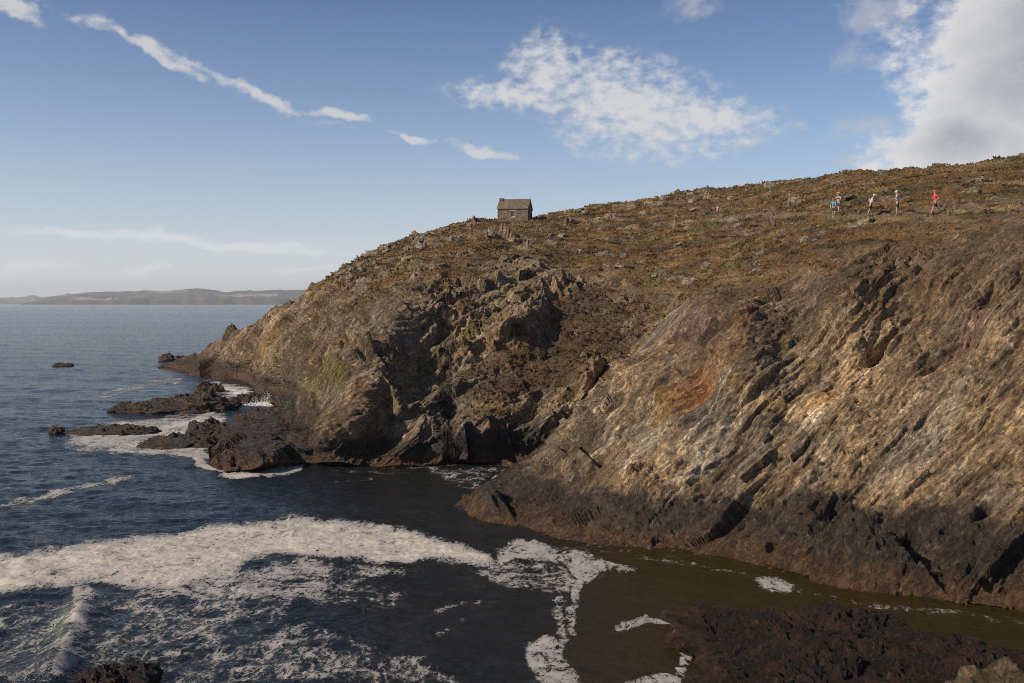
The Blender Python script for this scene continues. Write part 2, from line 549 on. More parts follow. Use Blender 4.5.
N = normals(P)
N = blur(N, 6); N /= np.linalg.norm(N, axis=-1, keepdims=True) + 1e-9
# --- vegetation mask
EDGE = [(140, 300), (300, 300), (330, 304), (380, 316), (420, 290), (470, 276), (520, 264), (560, 275), (600, 275), (640, 296), (680, 298), (720, 296), (760, 292),
        (800, 272), (850, 246), (900, 238), (960, 228), (1024, 222), (1260, 195)]
edge = np.interp(PXf, *np.array(EDGE, float).T)
EDGEv = edge - 5
x, y, z = P[..., 0], P[..., 1], P[..., 2]
nv = fbm(x / 6, y / 9, z / 4, 5, 211, 0.6)
nv2 = fbm(x / 2.2, y / 3.5, z / 1.6, 4, 231, 0.6)
veg = smooth(-14, 14, edge - PYf + 26 * nv + 14 * nv2)
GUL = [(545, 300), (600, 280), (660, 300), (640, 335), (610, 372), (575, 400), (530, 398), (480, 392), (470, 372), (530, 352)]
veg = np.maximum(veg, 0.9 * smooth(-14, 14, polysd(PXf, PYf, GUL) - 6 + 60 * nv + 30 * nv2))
outc = smooth(0.30, 0.50, fbm(x / 5, y / 8, z / 3, 5, 251, 0.62) + 0.18 * smooth(60, 0, PYf - np.interp(PXf, *np.array(SKY, float).T)) * (PXf < 820)
              + 0.18 * smooth(520, 330, PXf))
led = smooth(0.16, 0.34, fbm(x / 4.5, y / 6, z / 3.2, 5, 261, 0.62)) * smooth(220, 280, PXf) * smooth(780, 660, PXf) * smooth(430, 380, PYf)
veg = np.maximum(veg * (1 - outc), led * 0.85)
rockm = (1 - 0.80 * veg) * (1 - 0.45 * smooth(0, 16, edge - PYf))
d, i1, i2 = rock_disp(P)
f0a = rock_disp.f0
rel = smooth(0, 14, sdf) * 0.6 + 0.4
stp = np.linalg.norm(np.gradient(P, axis=0), axis=-1)
rel = rel / (1 + (blur(stp[..., None], 2)[..., 0] / 1.2) ** 2 * (PYf > EDGEv))
VD = P - np.array([0, 0, CAMZ]); VD /= np.linalg.norm(VD, axis=-1, keepdims=True)
graz = np.abs((blur(N, 4) * VD).sum(-1))
rel = rel * np.where((PYf > EDGEv) & (PXf > 470), 0.35 + 0.75 * smooth(0.10, 0.38, graz), 1.0)
PLAT = [(200, 400), (300, 400), (325, 425), (330, 480), (200, 480)]
SPB = [(505, 478), (560, 470), (650, 500), (730, 530), (735, 580), (500, 545)]
rel = rel * (1 - 0.6 * smooth(-10, 14, polysd(PXf, PYf, SPB)))
plat = smooth(-10, 10, polysd(PXf, PYf, PLAT))
rel = rel * (1 - 0.15 * plat)
# broad buttresses and gullies laid out over the cliff
big = fbm(x / 16, y / 22, z / 18, 3, 401) * 1.6
BUT = [  # px, py, radius px, height m (negative = hollow)
    (398, 350, 24, 2.2), (355, 372, 16, 2.0), (352, 415, 24, 1.4), (420, 330, 12, -0.9), (440, 315, 16, -0.6), (535, 268, 30, 2.5), (480, 320, 16, -0.9),
    (585, 385, 14, 2.2), (700, 395, 22, -0.8), (745, 330, 22, -0.6), (840, 310, 20, 1.2), (625, 380, 12, 1.2), (668, 400, 16, 1.0), (640, 420, 10, -1.2),
    (830, 505, 8, -1.0), (480, 440, 26, 1.6), (420, 440, 26, 1.6), (390, 440, 8, -1.0), (455, 420, 9, -0.8), (300, 350, 18, 1.4), (318, 330, 9, -0.9),
    (345, 320, 18, 2.0), (250, 445, 22, 1.0), (910, 380, 30, 0.8), (560, 330, 24, -1.5), (280, 365, 12, -1.5), (765, 420, 14, 0.8), (960, 330, 16, -1.0), (785, 335, 20, -0.8), (745, 312, 18, 1.2), (930, 300, 18, -0.7), (700, 385, 12, -0.6), (655, 385, 8, 1.2), (630, 395, 7, -1.3),
    (880, 345, 16, -1.2), (985, 290, 14, -1.3), (905, 540, 10, -1.5), (985, 520, 8, -1.6), (720, 350, 10, 1.0)]
bd = np.zeros_like(x)
for (bx, by, br, bh) in BUT:
    rr = np.hypot((PXf - bx) + 0.45 * (PYf - by), (PYf - by) * 0.8) / br
    bd += bh * np.exp(-rr ** 2 * 1.4)
hum = 0.55 * ridged((x + 0.3 * y) / 4.2, y / 3.2, z / 1.5, 4, 431, 0.6) + 0.22 * fbm(x / 0.6, y / 0.7, z / 0.6, 4, 451, 0.6) - 0.2
wetd = smooth(4.5, 2.5, z + 1.5 * nv) * (0.30 * fbm(x / 0.5, y / 0.5, z / 0.45, 4, 467, 0.65) + 0.16 * ridged(x / 0.9, y / 0.9, z / 0.7, 3, 469))
platd = wetd + plat * (0.65 * ridged(x / 2.4, y / 5, z / 2, 4, 461, 0.62) - 0.5)
craw = np.interp(PXf, [250, 285, 560, 620], [0.0, 1.0, 1.0, 0.0]) * (1 - veg)
f3, e3, i3 = facets(strata(P)[0] / 2.2 + 5, strata(P)[1] / 3.0, strata(P)[2] / 2.5, 19, 0.8)
platd = platd + craw * rel * 1.7 * f3
Pn = P + N * (platd + rel * (rockm * (d + f0a * np.interp(PXf, [146, 240, 330, 560, 660], [-0.9, 0.3, 1.0, 0.9, 0.0])) + (big + bd) * (0.3 + 0.7 * rockm)) + veg * hum)[..., None]
cap = 1.75 + 0.9 * fbm(x / 3, y / 5, z * 0, 4, 463, 0.65)
pm_ = plat * (PXf < 322)
Pn[..., 2] = np.where(Pn[..., 2] > 0, mix(Pn[..., 2], np.minimum(Pn[..., 2], cap + 0.12 * (Pn[..., 2] - cap)), pm_), Pn[..., 2])
# keep shoreline and below-water part below the water
below = (sdf < -1.5)
Pn[..., 2] = np.where(below, np.minimum(Pn[..., 2], -0.25), Pn[..., 2])
# skirt drop at the very bottom row
Pn[-1, :, 2] = -4.0
P3 = Pn.reshape(-1, 3)
# --- colours
c = rock_color(Pn, i1, i2)
x, y, z = Pn[..., 0], Pn[..., 1], Pn[..., 2]


def patch(poly, soft, nz=14):
    return smooth(-soft, soft, polysd(PXf, PYf, poly) + nz * nv2)


nv3 = fbm(*(lambda s_: (s_[0] / 0.5, s_[1] / 2.2, s_[2] / 1.2))(strata(Pn)), 4, 241, 0.65)


def spot(cx, cy, rx, ry, ang=-0.95, nz=0.5):
    ca, sa = math.cos(ang), math.sin(ang)
    u = ((PXf - cx) * ca + (PYf - cy) * sa) / rx; v = (-(PXf - cx) * sa + (PYf - cy) * ca) / ry
    return smooth(1.1, 0.3, np.hypot(u, v) + nz * nv2 + 0.7 * nv3)


# headland greyer
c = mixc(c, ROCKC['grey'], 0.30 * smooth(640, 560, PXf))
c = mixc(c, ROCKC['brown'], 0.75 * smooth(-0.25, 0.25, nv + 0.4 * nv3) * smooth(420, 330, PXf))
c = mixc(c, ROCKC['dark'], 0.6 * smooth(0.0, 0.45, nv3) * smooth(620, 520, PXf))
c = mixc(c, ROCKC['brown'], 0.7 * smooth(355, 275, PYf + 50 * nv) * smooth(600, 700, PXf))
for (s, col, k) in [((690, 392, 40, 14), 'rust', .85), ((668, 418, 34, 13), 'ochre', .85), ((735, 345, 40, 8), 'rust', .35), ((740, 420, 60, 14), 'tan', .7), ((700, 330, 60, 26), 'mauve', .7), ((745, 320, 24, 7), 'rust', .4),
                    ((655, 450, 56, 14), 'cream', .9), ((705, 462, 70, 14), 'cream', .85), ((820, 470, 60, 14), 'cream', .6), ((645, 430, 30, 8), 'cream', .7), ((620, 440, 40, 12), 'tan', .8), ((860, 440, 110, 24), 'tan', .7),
                    ((930, 430, 90, 20), 'cream', .35), ((760, 340, 36, 8), 'dark', .9), ((555, 310, 20, 10), 'ochre', .6), ((525, 345, 22, 12), 'rust', .55),  # the 'dark' streak paints shade under the overhang into the rock colour
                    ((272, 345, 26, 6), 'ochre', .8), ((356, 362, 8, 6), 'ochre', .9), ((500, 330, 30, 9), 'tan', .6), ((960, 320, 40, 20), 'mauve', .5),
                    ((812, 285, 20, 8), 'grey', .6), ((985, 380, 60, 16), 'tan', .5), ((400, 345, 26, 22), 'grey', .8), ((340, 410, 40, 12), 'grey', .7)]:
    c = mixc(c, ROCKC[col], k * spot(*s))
for s in [(470, 325, 34, 6), (510, 285, 26, 5), (350, 385, 10, 10), (330, 390, 16, 8), (440, 385, 24, 6), (520, 300, 16, 4), (415, 375, 40, 8), (665, 315, 12, 6), (560, 452, 14, 5)]:
    c = mixc(c, (0.21, 0.19, 0.03), 0.92 * spot(*s, nz=1.2) * smooth(-0.45, 0.15, nv3))
# dark tidal band
tide = np.interp(PXf, [200, 330, 420, 470, 560, 700, 900, 1260], [3.0, 2.4, 2.8, 3.4, 2.8, 2.4, 3.4, 4.6])
hband = z + 1.6 * nv + 1.3 * nv2 - 0.5 * d
wet = smooth(tide + 0.8, tide - 0.8, hband)
wet = np.where(PXf < 330, np.maximum(wet, smooth(8, -6, PXf - 318 + 20 * nv2) * smooth(360, 395, PYf + 12 * nv)), wet)
fleck = smooth(0.1, 0.5, fbm(x / 0.35, y / 0.35, z / 0.35, 3, 471))
cw = mixc(np.broadcast_to(np.float32((0.036, 0.029, 0.023)), c.shape), (0.14, 0.112, 0.085), fleck * 0.55)
cw = mixc(cw, (0.12, 0.058, 0.028), smooth(1.7, 0.5, z + 0.8 * nv) * 0.8)
cw = mixc(cw, (0.15, 0.075, 0.036), smooth(0.0, 0.5, nv2 + 0.6 * nv3) * smooth(360, 310, PXf) * 0.85)
c = c * (1 - wet[..., None] * 0.9) + cw * wet[..., None] * 0.9
cv = veg_color(Pn)
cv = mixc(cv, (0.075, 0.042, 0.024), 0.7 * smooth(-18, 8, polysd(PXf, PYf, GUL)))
# worn path where the runners go
PATH = [(560, 232), (640, 226), (700, 222), (760, 216), (800, 214), (836, 220), (870, 218), (900, 217), (940, 216), (1030, 204)]
pth = smooth(3.4, 1.0, linesd(PXf, PYf, PATH) + 1.5 * nv2) * smooth(600, 800, PXf)
veg1 = veg * (1 - wet)
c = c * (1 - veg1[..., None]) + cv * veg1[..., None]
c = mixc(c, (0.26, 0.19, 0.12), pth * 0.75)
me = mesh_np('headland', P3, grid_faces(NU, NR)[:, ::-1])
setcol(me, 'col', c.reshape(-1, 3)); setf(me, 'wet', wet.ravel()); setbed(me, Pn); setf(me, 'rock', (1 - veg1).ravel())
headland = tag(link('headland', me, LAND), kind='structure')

bvh_v = [tuple(v) for v in P3[::1]] if False else None


def surf_at(px, py):
    """point of the finished ground that is seen at a given place on the slope (nearest grid vertex)"""
    qx, qy = proj(P3[:, 0], P3[:, 1], P3[:, 2])
    vis = (qx - px) ** 2 + (qy - py) ** 2
    i = np.argpartition(vis, 8)[:8]
    j = i[np.argmin(P3[i, 1])]
    return P3[j]


QX, QY = proj(P3[:, 0], P3[:, 1], P3[:, 2])


def surf_many(pts):
    out = []
    for a, b in pts:
        k = (QX - a) ** 2 + (QY - b) ** 2
        i = np.argpartition(k, 6)[:6]
        out.append(i[np.argmin(P3[i, 1])])
    return np.array(out)


# ------------------------------------------------------------------ heather and grass tufts (uncountable ground cover)
def tufts():
    vflat = (veg1 * (1 - pth)).reshape(-1)
    # cell areas so that density follows ground area
    du = np.gradient(Pn, axis=1); dv = np.gradient(Pn, axis=0)
    area = np.linalg.norm(np.cross(du, dv), axis=-1).reshape(-1)
    vis = np.ones((NR, NU), bool); vis[:NB - 6] = False
    dist = np.hypot(P3[:, 0], P3[:, 1])
    wgt = area * smooth(0.4, 0.8, vflat) * vis.reshape(-1) / np.maximum(dist, 40) ** 0.6
    n = 22000
    ids = rng.choice(len(P3), n, p=wgt / wgt.sum())
    B = 9
    p0 = P3[ids]; col = cv.reshape(-1, 3)[ids]
    s = (0.16 + 0.34 * rng.random(n) ** 3) * (0.6 + dist[ids] / 160)
    V = []; C = []
    for b in range(B):
        a = rng.random(n) * 6.283; r = rng.random(n) ** 0.7 * 0.8 * s
        cx = p0[:, 0] + np.cos(a) * r; cy = p0[:, 1] + np.sin(a) * r; cz = p0[:, 2] - 0.06
        h = s * (0.30 + 0.35 * rng.random(n)) * (1 - 0.5 * r / (s + 1e-6))
        la = a + rng.normal(0, 0.6, n); ln = 0.45 * h
        t = rng.random(n) * 6.283; wd = 0.16 * s + 0.03
        v0 = np.stack([cx - np.cos(t) * wd, cy - np.sin(t) * wd, cz], -1)
        v1 = np.stack([cx + np.cos(t) * wd, cy + np.sin(t) * wd, cz], -1)
        v2 = np.stack([cx + np.cos(la) * ln + np.cos(t) * wd * .5, cy + np.sin(la) * ln + np.sin(t) * wd * .5, cz + h], -1)
        v3 = np.stack([cx + np.cos(la) * ln - np.cos(t) * wd * .6, cy + np.sin(la) * ln - np.sin(t) * wd * .6, cz + h * 0.8], -1)
        V.append(np.stack([v0, v1, v2, v3], 1))
        cc = col * (0.95 + 0.6 * rng.random((n, 1)))
        C.append(np.repeat(cc[:, None], 4, 1))
    V = np.concatenate(V).reshape(-1, 3); C = np.concatenate(C).reshape(-1, 3)
    me = mesh_np('heather', V, np.arange(len(V)).reshape(-1, 4), False)
    setcol(me, 'col', C); setf(me, 'wet', np.zeros(len(V)))
    return link('heather', me, LEAF)


def leaf_material():
    m, t = material('heather_and_dry_grass')
    at = t.n('ShaderNodeAttribute', attribute_name='col')
    d_ = t.n('ShaderNodeBsdfDiffuse', ins={'Color': at.outputs['Color'], 'Roughness': 0.9})
    tr = t.n('ShaderNodeBsdfTranslucent', ins={'Color': at.outputs['Color']})
    mx = t.n('ShaderNodeMixShader', ins={0: 0.35, 1: d_.outputs[0], 2: tr.outputs[0]})
    t.n('ShaderNodeOutputMaterial', ins={'Surface': mx.outputs[0]})
    return m


LEAF = leaf_material()
tag(tufts(), 'rusty brown heather and straw coloured grass covering the headland slope', 'heather', kind='stuff')


# ------------------------------------------------------------------ single rocks
def rock_mesh(name, rx, ry, rz, seed, relief=0.5, n=60, power=2.6, kind='reef', jag=0.0):
    """a rock built from a closed displaced shell, local coordinates, base at z=0"""
    th = np.linspace(0, 2 * np.pi, 2 * n, endpoint=False)
    ph = np.linspace(-0.35, np.pi / 2, n)
    T, Pp = np.meshgrid(th, ph)
    e = 2 / power
    f = lambda v: np.sign(v) * np.abs(v) ** e
    x = rx * f(np.cos(Pp)) * f(np.cos(T)); y = ry * f(np.cos(Pp)) * f(np.sin(T)); z = rz * f(np.sin(Pp))
    P = np.stack([x, y, z], -1)
    nr = np.stack([x / rx ** 2, y / ry ** 2, z / rz ** 2], -1); nr /= np.linalg.norm(nr, axis=-1, keepdims=True) + 1e-9
    Q = P + np.array([seed * 37.1, seed * 11.3, seed * 5.7])
    d, i1, i2 = rock_disp(Q)
    if kind == 'weed':
        d = 1.1 * fbm(Q[..., 0] / 0.9, Q[..., 1] / 0.9, Q[..., 2] / 0.7, 5, 533, 0.68) + 0.5 * ridged(Q[..., 0] / .35, Q[..., 1] / .35, Q[..., 2] / .3, 3, 541) + 0.25 * d
    out = fbm(Q[..., 0] / (0.5 * rx), Q[..., 1] / (0.5 * ry), Q[..., 2] / max(rz, .5), 4, seed)
    P = P + nr * (d * relief)[..., None]
    P[..., :2] *= (1 + 0.35 * out * np.cos(Pp))[..., None]
    P[..., 2] *= 1 + (0.5 * out + (0.9 * ridged(Q[..., 0] / (.45 * rx), Q[..., 1] / (.5 * ry), 0 * x, 4, seed + 3, 0.6) - 0.45) * jag) * (P[..., 2] > 0)
    P[-1] = P[-1].mean(0)
    V = P.reshape(-1, 3)
    i = np.arange(2 * n * n).reshape(n, 2 * n)
    i = np.concatenate([i, i[:, :1]], 1)
    Fc = np.stack([i[:-1, :-1], i[:-1, 1:], i[1:, 1:], i[1:, :-1]], -1).reshape(-1, 4)
    me = mesh_np(name, V, Fc)
    n1 = fbm(Q[..., 0] / 1.2, Q[..., 1] / 1.2, Q[..., 2] / 1.0, 4, 501 + seed, 0.6)
    n2 = fbm(Q[..., 0] / .3, Q[..., 1] / .3, Q[..., 2] / .3, 3, 521 + seed, 0.6)
    if kind == 'reef':
        c = np.empty(P.shape, np.float32); c[:] = (0.05, 0.04, 0.032)
        c = mixc(c, (0.16, 0.08, 0.038), smooth(-0.1, 0.4, n1 + 0.5 * n2) * 0.85)
        c = mixc(c, (0.15, 0.125, 0.10), smooth(0.2, 0.6, n2) * smooth(0.2, 1.2, P[..., 2]) * 0.6)
        wet = np.full(x.shape, 0.8)
    elif kind == 'weed':
        c = np.empty(P.shape, np.float32); c[:] = (0.030, 0.020, 0.013)
        c = mixc(c, (0.070, 0.036, 0.018), smooth(-0.1, 0.4, n1 + 0.6 * n2))
        c = mixc(c, (0.02, 0.016, 0.012), smooth(0.1, 0.5, n2 - n1) * 0.8)
        wet = np.full(x.shape, 1.25)
    elif kind == 'lichen':
        c = rock_color(Q, i1, i2)
        c = mixc(c * 0.45, (0.10, 0.078, 0.026), smooth(-0.1, 0.3, n1) * 0.75)
        wet = np.zeros(x.shape)
    else:
        c = rock_color(Q, i1, i2)
        c = mixc(c, (0.31, 0.27, 0.215), np.full(x.shape, 0.65))
        c = mixc(c, (0.20, 0.17, 0.06), smooth(0.2, 0.5, n1) * 0.5)
        wet = np.zeros(x.shape)
    setcol(me, 'col', c.reshape(-1, 3)); setf(me, 'wet', wet.ravel()); setbed(me, Q); setf(me, 'rock', np.full(x.size, 0.0 if kind == 'weed' else 1.0))
    return me


def reef(px0, px1, pyb, rz, ry, seed, label, relief=0.5, kind='reef', n=64, cat='rock', name='sea_rock', rot=0.0, group=None, zoff=0.0, power=2.6, yshift=0.0):
    Yc = float(ywater(pyb)) + yshift
    x0 = float(unproj(px0, pyb, Yc)[0]); x1 = float(unproj(px1, pyb, Yc)[0])
    me = rock_mesh(name, (x1 - x0) / 2, ry, rz, seed, relief, n, power, kind, {'reef': 1.0, 'weed': 0.5}.get(kind, 0.0))
    o = link(name, me, LAND)
    o.location = ((x0 + x1) / 2, Yc + ry * 0.8, zoff); o.rotation_euler = (0, 0, rot)
    return tag(o, label, cat, group)


reef(125, 226, 412, 1.35, 5.0, 1, 'largest dark reef standing in white surf left of the headland', 0.6, n=90)
reef(107, 160, 412, 0.7, 2.2, 2, 'low dark rock at the seaward end of the largest reef', 0.45)
reef(70, 152, 434.5, 0.6, 2.0, 3, 'long thin dark ledge barely above the surf, below the largest reef', 0.32, n=70)
reef(48, 62, 434, 0.45, 0.8, 4, 'small dark rock alone at the outer tip of the thin ledge', 0.3)
reef(130, 226, 449, 0.65, 3.0, 5, 'flat brown ledge with water pouring off it beside the dark platform', 0.45, n=80)
reef(180, 236, 436, 0.9, 3.6, 6, 'brown weed covered rock joining the reef to the dark platform', 0.5)
reef(196, 222, 393, 1.2, 1.6, 7, 'small flat rock in the surf behind the largest reef', 0.4)
reef(157, 180, 361, 1.1, 3.0, 8, 'dark humped rock off the far tip of the headland', 0.5)
reef(52, 72, 366, 0.5, 1.2, 9, 'tiny dark rock awash far out in the open sea', 0.25, n=30)
reef(166, 188, 408, 1.5, 2.4, 10, 'dark pointed rock rising on the crest of the largest reef', 0.5)
reef(228, 264, 404, 0.9, 3.0, 11, 'brown rock between the splash and the largest reef', 0.5)
reef(688, 945, 656, 0.38, 3.6, 12, 'broad seaweed covered rock in the bottom right foreground', 0.42, kind='weed', n=150, name='seaweed_rock', rot=-0.16, power=3.0, yshift=-1.0)
reef(830, 1060, 680, 0.55, 3.0, 13, 'dark seaweed covered rock at the bottom right corner behind the lichened one', 0.4, kind='weed', n=120, name='seaweed_rock', rot=-0.2, yshift=-1.0)
reef(705, 900, 707, 0.45, 2.6, 14, 'dark brown weedy rock along the bottom edge right of the grey foam', 0.4, kind='weed', n=110, name='seaweed_rock', yshift=0)
reef(58, 140, 697, 0.30, 1.5, 15, 'dark brown rock awash at the bottom left edge', 0.35, kind='weed', n=80, name='seaweed_rock')
reef(958, 1100, 737, 1.55, 1.9, 16, 'yellow lichened rock in the bottom right corner', 0.30, kind='lichen', n=90, name='lichen_rock')

# boulders and slabs on the headland
BM = [rock_mesh('boulder', 0.9 + 0.3 * (k % 3), 0.8, 0.75 + 0.2 * (k % 2), 40 + k, 0.34, 22, 3.2, 'boulder') for k in range(6)]
SLOPE = []
while len(SLOPE) < 140:
    a = random.uniform(340, 1010); s0 = np.interp(a, *np.array(SKY, float).T); e0 = np.interp(a, *np.array(EDGE, float).T)
    b = s0 + 1 + (e0 - s0) * 0.85 * random.random() ** 1.7
    if a > 800 and random.random() < 0.75: continue
    if 480 < a < 550 and b < 228: continue
    SLOPE.append((a, b))
ids = surf_many(SLOPE)
for k, i in enumerate(ids):
    o = bpy.data.objects.new('boulder', BM[k % 6]); COL.objects.link(o)
    if k < 6: BM[k].materials.append(LAND)
    p = P3[i]
    o.location = (p[0], p[1], p[2] - 0.25)
    s = random.uniform(0.25, 0.8) * (0.6 + p[1] / 260)
    o.scale = (s * random.uniform(.8, 1.5), s, s * random.uniform(.6, 1.0)); o.rotation_euler = (random.uniform(-.2, .2), random.uniform(-.3, .3), random.uniform(0, 6.28))
    tag(o, 'pale grey lichened boulder half sunk in the brown heath above the cliff', 'boulder', 'boulders on the heath')


# ------------------------------------------------------------------ sea
def wave_height(x, y):
    d = np.hypot(x, y)
    near = smooth(260, 60, d)
    h = 0.10 * np.sin((x * 0.35 + y * 0.95) / 3.1 + 2.2 * fbm(x / 14, y / 14, 0 * x, 2, 601))
    h += 0.20 * fbm(x / 5.5, y / 3.2, 0 * x, 3, 611)
    h += near * (0.07 * fbm(x / 1.3, y / 0.8, 0 * x, 3, 621, 0.6) + 0.10 * fbm(x / 3.2, y / 1.5, 0 * x, 3, 625, 0.6))
    px, py = proj(x, y, 0 * x)
    # sheltered cove is calmer
    calm = 1 - 0.5 * smooth(420, 620, px) * smooth(440, 480, py)
    h = h * calm
    # small breaker in the bottom left
    bl = linesd(px + 6 * fbm(x / 1.5, y / 1.5, 0 * x, 2, 631), py, [(84, 596), (76, 620), (68, 645), (52, 672)])
    h += 0.42 * np.exp(-(bl / 18) ** 2) * smooth(590, 612, py)
    # swell edge under the foam bank
    h += 0.10 * np.exp(-((py - np.interp(px, [0, 120, 240, 300, 450, 500], [585, 585, 572, 548, 548, 556])) / 12) ** 2) * smooth(520, 440, px)
    return h, px, py


def sea():
    nu, n1 = 900, 620
    pyv = np.concatenate([np.linspace(303.45, 312, 40), np.linspace(312.4, 700, n1), np.linspace(703, 1400, 60)])
    Yv = ywater(pyv)
    a = np.linspace(-260, 1300, nu)
    ax = ((a - 512) / F)
    X = ax[None] * Yv[:, None]; Yg = np.repeat(Yv[:, None], nu, 1)
    h, px, py = wave_height(X, Yg)
    fade = smooth(1200, 200, Yg)
    V = np.stack([X, Yg, h * fade], -1).reshape(-1, 3)
    me = mesh_np('sea', V, grid_faces(nu, len(pyv))[:, ::-1])
    # murky shallows of the cove / pale green water in the breaker
    sand = smooth(470, 640, px + 30 * fbm(X / 8, Yg / 8, 0 * X, 3, 641)) * smooth(470, 520, py)
    sand = np.maximum(sand, 0.35 * smooth(300, 420, px) * smooth(455, 480, py))
    setf(me, 'sand', sand)
    setf(me, 'lip', np.exp(-(linesd(px, py, [(66, 615), (58, 650)]) / 7) ** 2))
    return link('sea', me, SEA)


def sea_material():
    m, t = material('sea_water')
    sand = t.n('ShaderNodeAttribute', attribute_name='sand').outputs['Fac']
    lip = t.n('ShaderNodeAttribute', attribute_name='lip').outputs['Fac']
    tc = t.n('ShaderNodeTexCoord')
    mp = t.n('ShaderNodeMapping', ins={'Vector': tc.outputs['Object'], 'Scale': (0.5, 0.95, 1.0), 'Rotation': (0, 0, R(12))})
    n1 = t.n('ShaderNodeTexNoise', ins={'Vector': mp.outputs[0], 'Scale': 0.55, 'Detail': 7.0, 'Roughness': 0.62, 'Distortion': 0.3})
    n2 = t.n('ShaderNodeTexNoise', ins={'Vector': mp.outputs[0], 'Scale': 2.6, 'Detail': 5.0, 'Roughness': 0.6})
    mp2 = t.n('ShaderNodeMapping', ins={'Vector': tc.outputs['Object'], 'Scale': (0.0011, 0.0042, 1.0), 'Rotation': (0, 0, R(-8))})
    n3 = t.n('ShaderNodeTexNoise', ins={'Vector': mp2.outputs[0], 'Scale': 2.2, 'Detail': 5.0, 'Roughness': 0.55})
    slick = t.smooth(0.42, 0.66, n3.outputs[0])
    h = t.m('ADD', t.m('MULTIPLY', n1.outputs[0], 0.7), t.m('MULTIPLY', n2.outputs[0], 0.30))
    bs = t.m('SUBTRACT', 1.0, t.m('MULTIPLY', slick, 0.5))
    bs = t.m('MULTIPLY', bs, t.m('SUBTRACT', 1.0, t.m('MULTIPLY', sand, 0.25)))
    bn = t.n('ShaderNodeBump', ins={'Height': h, 'Strength': bs, 'Distance': 0.9})
    c = t.mixc(sand, (0.009, 0.013, 0.016), (0.029, 0.0210, 0.004))
    c = t.mixc(t.m('MULTIPLY', lip, 0.7), c, (0.10, 0.12, 0.05))
    b = t.n('ShaderNodeBsdfPrincipled', ins={'Base Color': c, 'Roughness': 0.15, 'IOR': 1.33, 'Normal': bn.outputs[0], 'Specular IOR Level': 0.52})
    t.n('ShaderNodeOutputMaterial', ins={'Surface': b.outputs[0]})
    return m


SEA = sea_material()
tag(sea(), kind='structure')


